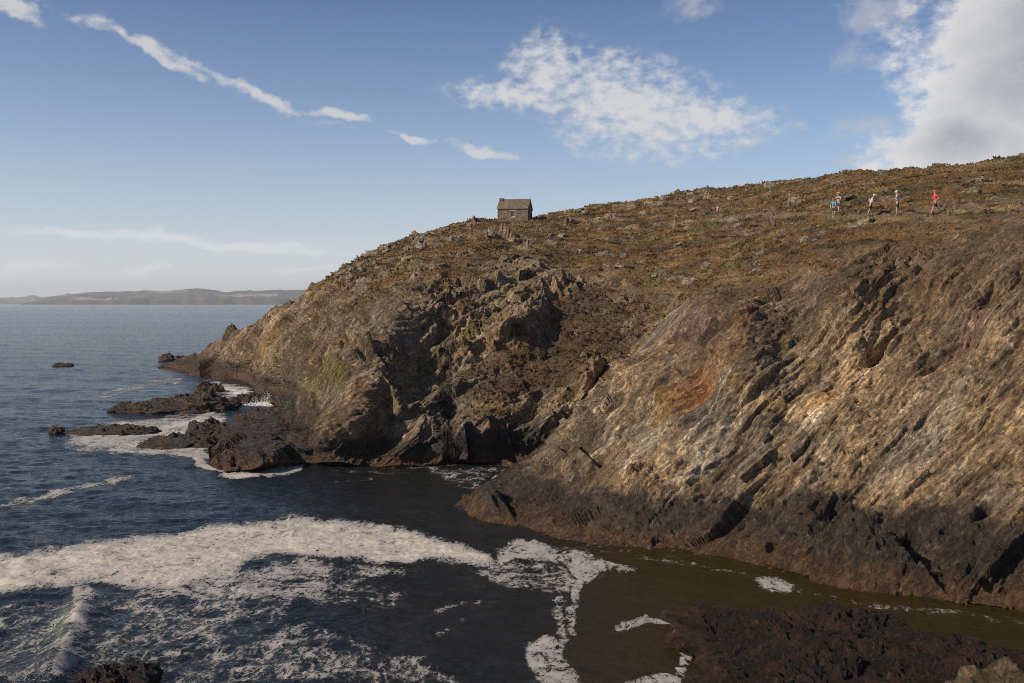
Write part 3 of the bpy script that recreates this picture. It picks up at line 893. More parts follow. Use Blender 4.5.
# ------------------------------------------------------------------ foam
def foam():
    a = np.arange(-30, 1056, 0.95); b = np.concatenate([np.arange(352, 470, 0.5), np.arange(470, 700, 0.55)])
    PXg, PYg = np.meshgrid(a, b)
    Yg = ywater(PYg); Xg = unproj(PXg, PYg, Yg)[0]
    z0 = 0 * Xg
    wx = PXg + 11 * fbm(Xg / 3.5, Yg / 6, z0, 6, 701, 0.66); wy = PYg + 5.5 * fbm(Xg / 3.5 + 40, Yg / 6, z0, 6, 711, 0.66)
    D = np.zeros_like(Xg)

    def poly(pts, k, soft=5):
        nonlocal D
        D = np.maximum(D, k * smooth(-soft, soft, polysd(wx, wy, pts)))

    def band(pts, k, w):
        nonlocal D
        D = np.maximum(D, k * smooth(w, w * 0.15, linesd(wx, wy, pts)))
    poly([(-40, 560), (0, 555), (60, 545), (150, 533), (230, 522), (290, 516), (340, 519), (400, 526), (450, 539), (490, 552), (500, 566), (470, 568), (430, 562),
          (375, 566), (360, 559), (335, 560), (290, 560), (255, 563), (238, 584), (178, 594), (125, 593), (85, 590), (0, 598), (-40, 600)], 0.88, 9)
    poly([(490, 548), (520, 538), (545, 542), (590, 551), (640, 567), (636, 573), (604, 572), (590, 588), (575, 580), (562, 566), (520, 560), (500, 566)], 0.76, 5)
    poly([(470, 556), (560, 560), (582, 585), (560, 598), (510, 590), (480, 575)], 0.62, 5)
    band([(584, 575), (576, 592), (570, 612), (574, 636)], 0.72, 12)
    band([(556, 600), (562, 640), (556, 655)], 0.66, 14)
    poly([(528, 642), (548, 634), (566, 650), (584, 690), (534, 690), (522, 655)], 0.68, 7)
    poly([(605, 690), (625, 679), (655, 670), (705, 677), (770, 690)], 0.74, 6)
    band([(430, 618), (460, 604), (490, 602)], 0.56, 7)
    band([(440, 640), (470, 615)], 0.45, 12)
    poly([(-40, 600), (90, 592), (240, 585), (270, 565), (330, 560), (420, 590), (380, 620), (300, 610), (270, 690), (-40, 690)], 0.57, 14)
    poly([(330, 560), (400, 563), (405, 576), (340, 590), (300, 600)], 0.60, 6)
    poly([(150, 640), (300, 615), (460, 670), (470, 690), (120, 690)], 0.58, 12)
    band([(84, 594), (80, 618), (74, 645), (58, 676)], 0.74, 22)
    band([(620, 628), (650, 620), (690, 622)], 0.72, 10)
    band([(676, 636), (688, 655), (680, 672)], 0.74, 14)
    poly([(745, 574), (770, 572), (800, 584), (790, 598), (760, 592)], 0.80, 9)
    band([(800, 592), (880, 604), (950, 612), (1040, 624)], 0.56, 8)
    band([(640, 556), (690, 563), (745, 572)], 0.54, 6)
    band([(560, 545), (600, 551), (640, 553), (690, 556)], 0.5, 4)
    # shore and reef surf
    band([(0, 504), (40, 498), (70, 492), (130, 478)], 0.70, 7)
    band([(100, 490), (150, 474)], 0.45, 7)
    poly([(70, 428), (110, 420), (215, 408), (235, 418), (215, 450), (205, 462), (120, 456), (60, 450)], 0.80, 9)
    poly([(200, 378), (245, 384), (258, 392), (240, 402), (215, 396)], 0.85, 6)
    poly([(255, 392), (275, 396), (292, 406), (270, 410), (250, 404)], 0.9, 4)
    band([(110, 452), (160, 452), (215, 458)], 0.78, 6)
    band([(100, 398), (130, 388), (180, 380)], 0.64, 9)
    band([(45, 374), (90, 372), (100, 366)], 0.55, 5)
    band([(120, 372), (160, 366), (200, 372)], 0.5, 6)
    band([(196, 460), (212, 468), (240, 476), (300, 468)], 0.85, 8)
    band([(300, 468), (380, 471), (440, 468)], 0.5, 4)
    poly([(420, 466), (510, 466), (500, 474), (478, 490), (450, 486)], 0.58, 5)
    band([(330, 478), (400, 482), (440, 470)], 0.42, 8)
    poly([(-40, 400), (60, 420), (60, 460), (-40, 470)], 0.42, 20)
    poly([(0, 365), (110, 365), (100, 400), (0, 410)], 0.40, 20)
    band(LANDP[18:24], 0.60, 3.5)
    band([(458, 509), (478, 517), (520, 528), (560, 540), (600, 547), (640, 549), (680, 551), (720, 558), (760, 565), (800, 574), (860, 586), (920, 595), (960, 602), (1040, 611)], 0.50, 3.5)
    poly([(225, 575), (300, 556), (345, 562), (330, 590), (260, 606), (180, 604), (100, 600)], 0.74, 9)
    # texture of the foam
    st = smooth(470, 380, PYg)
    qx = Xg + 0.5 * fbm(Xg / 1.6, Yg / 2.2, z0, 3, 733); qy = Yg + 0.9 * fbm(Xg / 1.6 + 9, Yg / 2.2, z0, 3, 734)
    l1 = 1 - np.abs(perlin(qx / 1.5, qy / 2.1, z0, 731)) * 4.0
    l2 = 1 - np.abs(perlin(qx / 0.6, qy / 0.9, z0, 735)) * 3.2
    clump = fbm(Xg / 2.2, Yg / 2.6, z0, 5, 741, 0.7)
    spk = fbm(Xg / 0.22, Yg / 0.4, z0, 3, 745, 0.6)
    far = fbm(Xg / 3.0, Yg / 9.0, z0, 6, 751, 0.72)
    near_t = 0.55 * np.maximum(l1, 0.8 * l2) + 0.9 * clump + 0.45 * spk
    tx = mix(near_t, 0.25 + 1.5 * far, st)
    keep = D + 0.34 * (tx - 0.30) > 0.44
    keep &= D > 0.05
    dens = np.clip((D + 0.34 * (tx - 0.30) - 0.44) * 1.9, 0, 1)
    h, _, _ = wave_height(Xg, Yg)
    lump = 0.05 * ridged(Xg / 0.35, Yg / 0.5, z0, 3, 761) + 0.07 * fbm(Xg / 1.0, Yg / 1.1, z0, 3, 771)
    Zf = h * smooth(1200, 200, Yg) + 0.012 + np.clip(dens, 0, 1) * (0.02 + (0.7 + 4.0 * st) * np.clip(lump, 0, 1) * smooth(0.7, 1.0, D))
    V = np.stack([Xg, Yg, Zf], -1).reshape(-1, 3)
    nu, nv_ = len(a), len(b)
    Fc = grid_faces(nu, nv_)[:, ::-1]
    kf = (keep[:-1, :-1]).ravel()
    Fc = Fc[kf]
    used = np.unique(Fc)
    rm = np.full(len(V), -1); rm[used] = np.arange(len(used))
    me = mesh_np('sea_foam', V[used], rm[Fc])
    cream = fbm(Xg / 2.5, Yg / 3.0, z0, 4, 781, 0.6)
    c = np.empty((*Xg.shape, 3), np.float32); c[:] = (0.63, 0.56, 0.455)
    c = mixc(c, (0.60, 0.47, 0.30), smooth(-0.1, 0.45, cream) * smooth(0.85, 1.0, D) * 0.8)
    c = mixc(c, (0.36, 0.34, 0.31), (1 - dens) * 0.8)
    c = mixc(c, (0.40, 0.38, 0.36), smooth(0.93, 0.80, D) * 0.75)
    c = mixc(c, (0.40, 0.37, 0.33), smooth(0.1, 0.5, fbm(Xg / 1.8, Yg / 2.4, z0, 5, 791, 0.7)) * 0.6)
    c = mixc(c, (0.80, 0.80, 0.79), st * smooth(0.5, 0.9, dens) * 0.8)
    setcol(me, 'col', c.reshape(-1, 3)[used]); setf(me, 'dens', dens.ravel()[used])
    return link('sea_foam', me, FOAM)


def foam_material():
    m, t = material('sea_foam')
    at = t.n('ShaderNodeAttribute', attribute_name='col')
    tc = t.n('ShaderNodeTexCoord')
    n1 = t.n('ShaderNodeTexNoise', ins={'Vector': tc.outputs['Object'], 'Scale': 4.0, 'Detail': 6.0, 'Roughness': 0.7})
    c = t.mixc(1.0, at.outputs['Color'], t.ramp(n1.outputs[0], [(0.3, 0.75), (0.7, 1.12)]), 'MULTIPLY')
    bn = t.n('ShaderNodeBump', ins={'Height': n1.outputs[0], 'Strength': 0.8, 'Distance': 0.08})
    b = t.n('ShaderNodeBsdfPrincipled', ins={'Base Color': c, 'Roughness': 0.7, 'Normal': bn.outputs[0], 'Specular IOR Level': 0.3})
    dn = t.n('ShaderNodeAttribute', attribute_name='dens').outputs['Fac']
    mp = t.n('ShaderNodeMapping', ins={'Vector': tc.outputs['Object'], 'Scale': (1.0, 0.65, 1.0), 'Rotation': (0, 0, R(-25))})
    n2 = t.n('ShaderNodeTexNoise', ins={'Vector': mp.outputs[0], 'Scale': 3.2, 'Detail': 8.0, 'Roughness': 0.72, 'Distortion': 0.8})
    n3 = t.n('ShaderNodeTexNoise', ins={'Vector': mp.outputs[0], 'Scale': 1.5, 'Detail': 5.0, 'Roughness': 0.62, 'Distortion': 1.2})
    la = t.m('SUBTRACT', 1.0, t.m('MULTIPLY', t.m('ABSOLUTE', t.m('SUBTRACT', n2.outputs[0], 0.5)), 9.0), clamp=True)
    lb = t.m('SUBTRACT', 1.0, t.m('MULTIPLY', t.m('ABSOLUTE', t.m('SUBTRACT', n3.outputs[0], 0.5)), 11.0), clamp=True)
    lc = t.m('MAXIMUM', la, lb)
    al = t.smooth(0.42, 0.78, t.m('ADD', dn, t.m('MULTIPLY', t.m('SUBTRACT', lc, 0.42), 0.62)))
    al = t.m('MULTIPLY', al, t.m('ADD', 0.55, t.m('MULTIPLY', dn, 0.45)))
    tr = t.n('ShaderNodeBsdfTransparent')
    ms = t.n('ShaderNodeMixShader', ins={0: al, 1: tr.outputs[0], 2: b.outputs[0]})
    t.n('ShaderNodeOutputMaterial', ins={'Surface': ms.outputs[0]})
    return m


FOAM = foam_material()


def spray():
    x0, y0 = wpt(276, 405)
    n = 6000
    a = rng.random(n) * 6.283; r = np.abs(rng.normal(0, 1.5, n))
    hgt = rng.random(n) ** 2.2 * 3.0 * np.exp(-(r / 2.4) ** 2) * (0.45 + 0.55 * np.abs(np.sin(a * 3.5)))
    c = np.stack([x0 + np.cos(a) * r * 1.4, y0 + np.sin(a) * r * 0.7, 0.05 + hgt], -1)
    s_ = 0.016 + 0.035 * rng.random(n) ** 2 + 0.05 * (hgt < 0.25)
    o8 = np.array([(1, 0, 0), (-1, 0, 0), (0, 1, 0), (0, -1, 0), (0, 0, 1), (0, 0, -1)], float)
    V = (c[:, None] + o8[None] * s_[:, None, None] * (0.6 + 0.8 * rng.random((n, 6, 1)))).reshape(-1, 3)
    f8 = np.array([(0, 2, 4), (2, 1, 4), (1, 3, 4), (3, 0, 4), (2, 0, 5), (1, 2, 5), (3, 1, 5), (0, 3, 5)])
    Fc = (f8[None] + (np.arange(n) * 6)[:, None, None]).reshape(-1, 3)
    return link('wave_spray', mesh_np('wave_spray', V, Fc), simple_mat('white_spray', (0.8, 0.8, 0.8), 0.6, 0.05))


tag(spray(), 'white spray thrown up where a wave hits the foot of the headland', 'spray', kind='stuff')
tag(foam(), 'cream and white sea foam drifting across the cove and round the reefs', 'foam', kind='stuff')


# ------------------------------------------------------------------ far coast
def far_coast(prof, Yc, depth, seed, cols):
    a = np.linspace(prof[0][0], prof[-1][0], 420)
    top = np.interp(a, *np.array(prof, float).T) - 0.7 * fbm(a / 14, 0 * a, 0 * a, 4, seed, 0.6)
    nv_ = 46
    v = np.linspace(0, 1, nv_) ** 1.8
    X = (a[None] - 512) / F * (Yc + depth * v[:, None])
    Yg = np.repeat(Yc + depth * v[:, None], len(a), 1)
    Yg = Yg + 400 * fbm(a / 40, 0 * a, 0 * a, 3, seed + 3)[None] * (1 - v[:, None])
    ht = (303.0 - top) / F * (Yc + depth) + CAMZ
    ht = np.maximum(ht, 0)
    cliff = np.minimum(0.42, 0.32 + 0.12 * fbm(a / 9, 0 * a, 0 * a, 4, seed + 5))
    pr = np.where(v[:, None] < 0.04, v[:, None] / 0.04 * cliff[None], cliff[None] + (1 - cliff[None]) * np.clip((v[:, None] - 0.04) / 0.96, 0, 1) ** 0.8)
    Zg = ht[None] * pr + 14 * fbm(X / 360, Yg / 360, 0 * X, 3, seed + 7) * smooth(0.05, 0.2, v[:, None]) - 4 * (v[:, None] < 0.01)
    # hedges and copses on the crest
    tree = smooth(0.15, 0.5, fbm(X / 180, Yg / 280, 0 * X, 4, seed + 9, 0.65))
    Zg = Zg + 14 * tree * (v[:, None] > 0.1)
    f1, e1, id1 = facets(X / 500, Yg / 420, 0 * X + 0.5, seed + 11, 0)
    c = np.empty((*X.shape, 3), np.float32); c[:] = cols[0]
    c = mixc(c, cols[1], smooth(0.45, 0.6, id1)); c = mixc(c, cols[2], smooth(0.75, 0.85, id1))
    c = mixc(c, (0.03, 0.045, 0.025), np.maximum(tree, smooth(0.08, 0.03, e1)))
    c = mixc(c, (0.06, 0.045, 0.032), (v[:, None] < 0.05) * np.ones_like(X))
    me = mesh_np('far_coast', np.stack([X, Yg, Zg], -1).reshape(-1, 3), grid_faces(len(a), nv_)[:, ::-1])
    setcol(me, 'col', c.reshape(-1, 3))
    return tag(link('far_coast', me, FARM), kind='structure')


def far_material():
    m, t = material('far_fields')
    at = t.n('ShaderNodeAttribute', attribute_name='col')
    b = t.n('ShaderNodeBsdfDiffuse', ins={'Color': at.outputs['Color']})
    t.n('ShaderNodeOutputMaterial', ins={'Surface': b.outputs[0]})
    return m


FARM = far_material()
FC = [(0.10, 0.095, 0.075), (0.30, 0.27, 0.20), (0.065, 0.075, 0.06)]
far_coast([(28, 303), (40, 299), (55, 295.5), (75, 293.5), (110, 292), (145, 291), (160, 292), (185, 289.5), (205, 289), (225, 292), (240, 291), (270, 291), (300, 290), (330, 289.5), (370, 291), (430, 293)],
          9500, 1500, 801, FC)
far_coast([(-120, 298), (-40, 297.5), (0, 297.5), (15, 298), (30, 295.5), (42, 297), (60, 296), (90, 297), (140, 299), (200, 301)], 14000, 1500, 821, FC)

# ------------------------------------------------------------------ watch hut
STONE = None


def stone_material():
    m, t = material('rubble_stone')
    tc = t.n('ShaderNodeTexCoord')
    vo = t.n('ShaderNodeTexVoronoi', feature='F1', ins={'Vector': tc.outputs['Object'], 'Scale': 3.2})
    ed = t.n('ShaderNodeTexVoronoi', feature='DISTANCE_TO_EDGE', ins={'Vector': tc.outputs['Object'], 'Scale': 3.2})
    hue = t.n('ShaderNodeSeparateColor', ins={0: vo.outputs['Color']})
    c = t.ramp(hue.outputs[0], [(0.0, (0.07, 0.044, 0.028)), (0.4, (0.155, 0.10, 0.058)), (0.7, (0.24, 0.165, 0.10)), (1.0, (0.14, 0.072, 0.044))])
    c = t.mixc(t.smooth(0.07, 0.02, ed.outputs[0]), c, (0.14, 0.115, 0.085))
    bn = t.n('ShaderNodeBump', ins={'Height': t.smooth(0.0, 0.1, ed.outputs[0]), 'Strength': 0.8, 'Distance': 0.06})
    b = t.n('ShaderNodeBsdfPrincipled', ins={'Base Color': c, 'Roughness': 0.9, 'Normal': bn.outputs[0]})
    t.n('ShaderNodeOutputMaterial', ins={'Surface': b.outputs[0]})
    return m


def slate_material():
    m, t = material('lichened_slate')
    tc = t.n('ShaderNodeTexCoord')
    br = t.n('ShaderNodeTexBrick', ins={'Vector': tc.outputs['UV'], 'Color1': (0.10, 0.072, 0.048, 1), 'Color2': (0.155, 0.11, 0.07, 1), 'Mortar': (0.05, 0.045, 0.04, 1), 'Scale': 1.0,
                                        'Mortar Size': 0.012, 'Brick Width': 0.28, 'Row Height': 0.2})
    nz = t.n('ShaderNodeTexNoise', ins={'Vector': tc.outputs['Object'], 'Scale': 1.1, 'Detail': 6.0, 'Roughness': 0.65})
    c = t.mixc(t.smooth(0.5, 0.68, nz.outputs[0]), br.outputs[0], (0.20, 0.145, 0.06))
    b = t.n('ShaderNodeBsdfPrincipled', ins={'Base Color': c, 'Roughness': 0.75})
    t.n('ShaderNodeOutputMaterial', ins={'Surface': b.outputs[0]})
    return m


def bm_obj(name, bm, mat, parent=None, bevel=0.0):
    if bevel:
        bmesh.ops.bevel(bm, geom=list(bm.edges), offset=bevel, segments=2, affect='EDGES', clamp_overlap=True)
    me = bpy.data.meshes.new(name); bm.to_mesh(me); bm.free()
    return link(name, me, mat, parent)


def add_box(bm, x0, x1, y0, y1, z0, z1):
    v = [bm.verts.new(p) for p in ((x0, y0, z0), (x1, y0, z0), (x1, y1, z0), (x0, y1, z0), (x0, y0, z1), (x1, y0, z1), (x1, y1, z1), (x0, y1, z1))]
    for f in ((3, 2, 1, 0), (4, 5, 6, 7), (0, 1, 5, 4), (1, 2, 6, 5), (2, 3, 7, 6), (3, 0, 4, 7)):
        bm.faces.new([v[i] for i in f])


def add_prism(bm, pts, axis_vec):
    a = [bm.verts.new(p) for p in pts]; b = [bm.verts.new(Vector(p) + Vector(axis_vec)) for p in pts]
    n = len(pts)
    bm.faces.new(a[::-1]); bm.faces.new(b)
    for i in range(n): bm.faces.new((a[i], a[(i + 1) % n], b[(i + 1) % n], b[i]))


def build_hut():
    base = surf_at(514, 221)
    hut = bpy.data.objects.new('stone_hut', None); COL.objects.link(hut)
    hut.location = (float(unproj(515, 219, base[1])[0]), base[1] + 1.5, base[2] - 0.1)
    hut.rotation_euler = (0, 0, R(-13))
    tag(hut, 'small stone watch hut with pitched slate roof alone on the skyline', 'hut')
    st = stone_material(); sl = slate_material()
    k = base[1] / 190.0
    hut.scale = (k, k, k)
    Lx, Dy, H, Rr = 2.95, 2.0, 2.5, 1.72
    wx0, wx1, wz0, wz1 = -0.40, 0.45, 0.85, 1.95
    # front wall as butted pieces round the window, back wall, gables
    bm = bmesh.new()
    for (a, b, z0, z1) in ((-Lx, wx0, -1.2, H), (wx1, Lx, -1.2, H), (wx0, wx1, -1.2, wz0), (wx0, wx1, wz1, H)):
        add_box(bm, a, b, -Dy, -Dy + 0.5, z0, z1)
    add_box(bm, -Lx, Lx, Dy - 0.5, Dy, -1.2, H)
    for s in (-1, 1):
        x0 = s * Lx - (0.5 if s > 0 else 0); 
        add_prism(bm, [(x0, -Dy + 0.5, -1.2), (x0, Dy - 0.5, -1.2), (x0, Dy - 0.5, H), (x0, -Dy + 0.5, H)], (0.5, 0, 0))
        add_prism(bm, [(x0, -Dy, H + .001), (x0, Dy, H + .001), (x0, 0, H + Rr)], (0.5, 0, 0))
    bmesh.ops.recalc_face_normals(bm, faces=bm.faces)
    bm_obj('wall', bm, st, hut)
    bm = bmesh.new()
    uv = bm.loops.layers.uv.new('UVMap')
    for s in (-1, 1):
        e = 0.22
        y0, z0 = s * (Dy + e), H - e * Rr / Dy
        add_prism(bm, [(-Lx - 0.10, y0, z0 + 0.03), (-Lx - 0.10, y0, z0 + 0.19), (-Lx - 0.10, s * 0.002, H + Rr + 0.19), (-Lx - 0.10, s * 0.002, H + Rr + 0.03)], (2 * Lx + 0.20, 0, 0))
    bmesh.ops.recalc_face_normals(bm, faces=bm.faces)
    for f in bm.faces:
        for l in f.loops: l[uv].uv = (l.vert.co.x, math.hypot(l.vert.co.y, l.vert.co.z))
    rf = bm_obj('roof', bm, sl, hut)
    bm = bmesh.new()
    add_box(bm, -Lx - 0.05, -Lx + 0.75, -0.42, 0.42, H + Rr - 0.5, H + Rr + 0.38)
    ch = bm_obj('chimney', bm, st, rf, 0.04)
    bm = bmesh.new()
    w = 0.09
    for (a, b, z0, z1) in ((wx0, wx0 + w, wz0, wz1), (wx1 - w, wx1, wz0, wz1), (wx0 + w, wx1 - w, wz0, wz0 + w), (wx0 + w, wx1 - w, wz1 - w, wz1), (0.02, 0.08, wz0 + w, wz1 - w)):
        add_box(bm, a, b, -Dy + 0.16, -Dy + 0.24, z0, z1)
    win = bm_obj('window', bm, simple_mat('weathered_white_wood', (0.5, 0.48, 0.44), 0.7), hut)
    bm = bmesh.new(); add_box(bm, wx0 + w, wx1 - w, -Dy + 0.25, -Dy + 0.27, wz0 + w, wz1 - w)
    gl, t = material('window_glass')
    b = t.n('ShaderNodeBsdfPrincipled', ins={'Base Color': (0.02, 0.022, 0.025, 1), 'Roughness': 0.08})
    t.n('ShaderNodeOutputMaterial', ins={'Surface': b.outputs[0]})
    bm_obj('pane', bm, gl, win)
    bm = bmesh.new(); add_box(bm, wx0 - 0.12, wx1 + 0.12, -Dy - 0.10, -Dy + 0.15, wz0 - 0.14, wz0 + 0.002)
    bm_obj('sill', bm, simple_mat('pale_granite', (0.42, 0.38, 0.33), 0.85), win)
    bm = bmesh.new(); add_box(bm, wx0 - 0.2, wx1 + 0.2, -Dy - 0.03, -Dy + 0.002, wz1, wz1 + 0.25)
    bm_obj('lintel', bm, simple_mat('dressed_granite', (0.30, 0.25, 0.20), 0.85), hut)


build_hut()


# ------------------------------------------------------------------ people
def skin_mesh(name, verts, edges, rad, sub=2):
    me = bpy.data.meshes.new(name)
    me.from_pydata(verts, edges, [])
    o = bpy.data.objects.new(name, me); COL.objects.link(o)
    o.modifiers.new('s', 'SKIN')
    for i, r in enumerate(rad):
        d_ = me.skin_vertices[0].data[i]
        d_.radius = (r, r) if not isinstance(r, tuple) else r
        d_.use_root = (i == 0)
    sb = o.modifiers.new('b', 'SUBSURF'); sb.levels = sub; sb.render_levels = sub
    dg = bpy.context.evaluated_depsgraph_get()
    m2 = bpy.data.meshes.new_from_object(o.evaluated_get(dg))
    bpy.data.objects.remove(o); bpy.data.meshes.remove(me)
    m2.polygons.foreach_set('use_smooth', [True] * len(m2.polygons))
    m2.name = name
    return m2


def ellipsoid(bm, c, r, seg=14, rings=10):
    mt = Matrix.Translation(c) @ Matrix.Diagonal((*r, 1))
    bmesh.ops.create_uvsphere(bm, u_segments=seg, v_segments=rings, radius=1, matrix=mt)


MATS = {}


def pm(name, col, rough=0.75):
    if name not in MATS: MATS[name] = simple_mat(name, col, rough, 0.12, 20)
    return MATS[name]


SKIN = pm('skin', (0.38, 0.21, 0.14), 0.55)


def leg(hip, a_th, a_kn, sx):
    """hip point; thigh angle forward (rad); knee bend -> knee, ankle, toe, local facing = -x direction forward"""
    k = hip + Vector((-math.sin(a_th), 0, -math.cos(a_th))) * 0.43
    a2 = a_th - a_kn
    an = k + Vector((-math.sin(a2), 0, -math.cos(a2))) * 0.42
    to = an + Vector((-math.cos(a2 * 0.6) * 0.19, 0, -0.06 + math.sin(-a2) * -0.05))
    return k, an, to


def make_person(feet, heading, label, pose, shirt, shorts, hat, hair=None, pack=None, vest=None, lean=0.12, height=1.75, shoe=(0.08, 0.08, 0.09), leggings=False):
    root = bpy.data.objects.new('person', None); COL.objects.link(root)
    tag(root, label, 'person', 'runners on the coast path')
    # local frame: walks towards -x
    L = lambda h: Vector((-math.sin(lean) * h, 0, math.cos(lean) * h))
    hipz = 0.90
    pel = Vector((0, 0, hipz))
    chest = pel + L(0.38); neck = pel + L(0.56); head0 = pel + L(0.66) + Vector((-0.02, 0, 0)); head1 = pel + L(0.80) + Vector((-0.035, 0, 0))
    legs = []
    for s, (th, kn) in zip((-1, 1), pose['legs']):
        hip = pel + Vector((0, 0.10 * s, -0.04)); legs.append((hip, *leg(hip, th, kn, s)))
    low = min(min(l[2].z, l[3].z) for l in legs) - 0.07
    arms = []
    for s, (sh, el, out) in zip((-1, 1), pose['arms']):
        shd = pel + L(0.50) + Vector((0, 0.20 * s, 0))
        e = shd + Vector((-math.sin(sh) * 0.29, 0.29 * out * s, -math.cos(sh) * 0.29))
        a2 = sh + el
        h = e + Vector((-math.sin(a2) * 0.25, -0.05 * s + 0.1 * out * s, -math.cos(a2) * 0.25))
        hd = h + (h - e).normalized() * 0.13
        arms.append((shd, e, h, hd))
    V = [pel, pel + L(0.18), chest, neck, head0, head1]
    Rd = [0.125, 0.115, 0.135, 0.055, 0.085, 0.085]
    E = [(0, 1), (1, 2), (2, 3), (3, 4), (4, 5)]
    for hip, k, an, to in legs:
        b = len(V); V += [hip, hip.lerp(k, .5), k, k.lerp(an, .35), an, to]; Rd += [0.095, 0.082, 0.056, 0.058, 0.036, 0.032]
        E += [(0, b), (b, b + 1), (b + 1, b + 2), (b + 2, b + 3), (b + 3, b + 4), (b + 4, b + 5)]
    for shd, e, h, hd in arms:
        b = len(V); V += [shd, e, h, hd]; Rd += [0.055, 0.042, 0.030, 0.034]
        E += [(2, b), (b, b + 1), (b + 1, b + 2), (b + 2, b + 3)]
    bm = bmesh.new()
    bm.from_mesh(skin_mesh('body', [tuple(v) for v in V], E, Rd, 1))
    fc = head1.lerp(head0, 0.5)
    ellipsoid(bm, head1 + Vector((0.0, 0, -0.02)), (0.098, 0.078, 0.112))
    ellipsoid(bm, fc + Vector((-0.098, 0, 0.01)), (0.024, 0.014, 0.022), 8, 6)      # nose
    for s in (-1, 1): ellipsoid(bm, fc + Vector((0.0, 0.078 * s, 0.02)), (0.02, 0.012, 0.03), 8, 6)
    for _, e, h, hd in arms:                                                          # fingers
        dr = (hd - h).normalized()
        sd_ = dr.cross(Vector((1, 0, 0.3))).normalized()
        for q in range(4):
            p0 = hd + sd_ * (q - 1.5) * 0.017
            ellipsoid(bm, p0 + dr * 0.045 + Vector((-0.01, 0, 0)), (0.014, 0.010, 0.022), 6, 5)
        ellipsoid(bm, h + dr * 0.07 + sd_ * 0.045, (0.014, 0.012, 0.026), 6, 5)
    for f in bm.faces: f.smooth = True
    bm_obj('body', bm, SKIN, root)
    # shirt: torso and sleeves
    V = [pel + L(0.02), pel + L(0.20), chest, pel + L(0.50)]; Rd = [0.142, 0.130, 0.155, 0.088]; E = [(0, 1), (1, 2), (2, 3)]
    for shd, e, h, hd in arms:
        b = len(V); f = pose.get('sleeve', 0.7); q = shd.lerp(e, f) if f <= 1 else e.lerp(h, f - 1)
        V += [shd, q] if f <= 1 else [shd, e, q]; Rd += [0.075, 0.062] if f <= 1 else [0.075, 0.060, 0.046]
        E += [(2, b), (b, b + 1)] + ([(b + 1, b + 2)] if f > 1 else [])
    link('shirt', skin_mesh('shirt', [tuple(v) for v in V], E, Rd), pm(*shirt), root)
    V = [pel + L(0.04), pel + Vector((0, 0, -0.06))]; Rd = [0.14, 0.135]; E = [(0, 1)]
    for hip, k, an, to in legs:
        b = len(V); V += [hip + Vector((0, 0, -0.03)), hip.lerp(k, 0.85 if not leggings else 1.0)]; Rd += [0.112, 0.088 if not leggings else 0.07]; E += [(1, b), (b, b + 1)]
        if leggings: V += [an.lerp(k, .1)]; Rd += [0.048]; E += [(b + 1, b + 2)]
    link('leggings' if leggings else 'shorts', skin_mesh('shorts', [tuple(v) for v in V], E, Rd), pm(*shorts), root)
    for hip, k, an, to in legs:
        link('shoe', skin_mesh('shoe', [tuple(an + Vector((0.03, 0, -0.03))), tuple(an.lerp(to, .5) + Vector((0, 0, -0.01))), tuple(to)], [(0, 1), (1, 2)], [0.052, 0.05, 0.042]), pm('running_shoe_%02x' % int(shoe[0] * 255), shoe), root)
    bm = bmesh.new()
    if hat:
        ellipsoid(bm, head1 + Vector((0.004, 0, 0.025)), (0.108, 0.09, 0.088))
        add_box(bm, head1.x - 0.19, head1.x - 0.07, -0.065, 0.065, head1.z + 0.02, head1.z + 0.04)
        bm_obj('cap', bm, pm(*hat), root)
    else:
        ellipsoid(bm, head1 + Vector((0.02, 0, 0.012)), (0.095, 0.088, 0.098))
        bm_obj('hair', bm, pm(*hair), root)
    if pack:
        bm = bmesh.new()
        c = chest + Vector((0.17, 0, 0.0))
        add_box(bm, c.x - 0.06, c.x + 0.09, -0.13, 0.13, c.z - 0.2, c.z + 0.14)
        bm_obj('backpack', bm, pm(*pack), root, 0.035)
    if vest:
        V = [pel + L(0.22), chest, pel + L(0.49)]
        link('vest', skin_mesh('vest', [tuple(v) for v in V], [(0, 1), (1, 2)], [0.138, 0.166, 0.10]), pm(*vest), root)
    sc_ = height / 1.75
    root.scale = (sc_,) * 3
    root.rotation_euler = (0, 0, heading)
    root.location = (feet[0], feet[1], feet[2] - low * sc_)
    return root


RUN = {'legs': [(0.55, 0.25), (-0.55, 0.35)], 'arms': [(-0.5, 1.5, 0.25), (0.4, 1.4, 0.25)]}
RUN2 = {'legs': [(0.10, 0.12), (-0.12, 0.5)], 'arms': [(0.3, 1.3, 0.25), (-0.4, 1.3, 0.3)]}
WALK = {'legs': [(0.22, 0.10), (-0.18, 0.25)], 'arms': [(0.25, 0.8, 0.25), (-0.2, 0.6, 0.25)]}
BEND = {'legs': [(0.25, 0.30), (-0.10, 0.25)], 'arms': [(0.6, 0.7, 0.2), (0.2, 0.9, 0.2)]}


def feet_at(px, py): return surf_at(px, py)


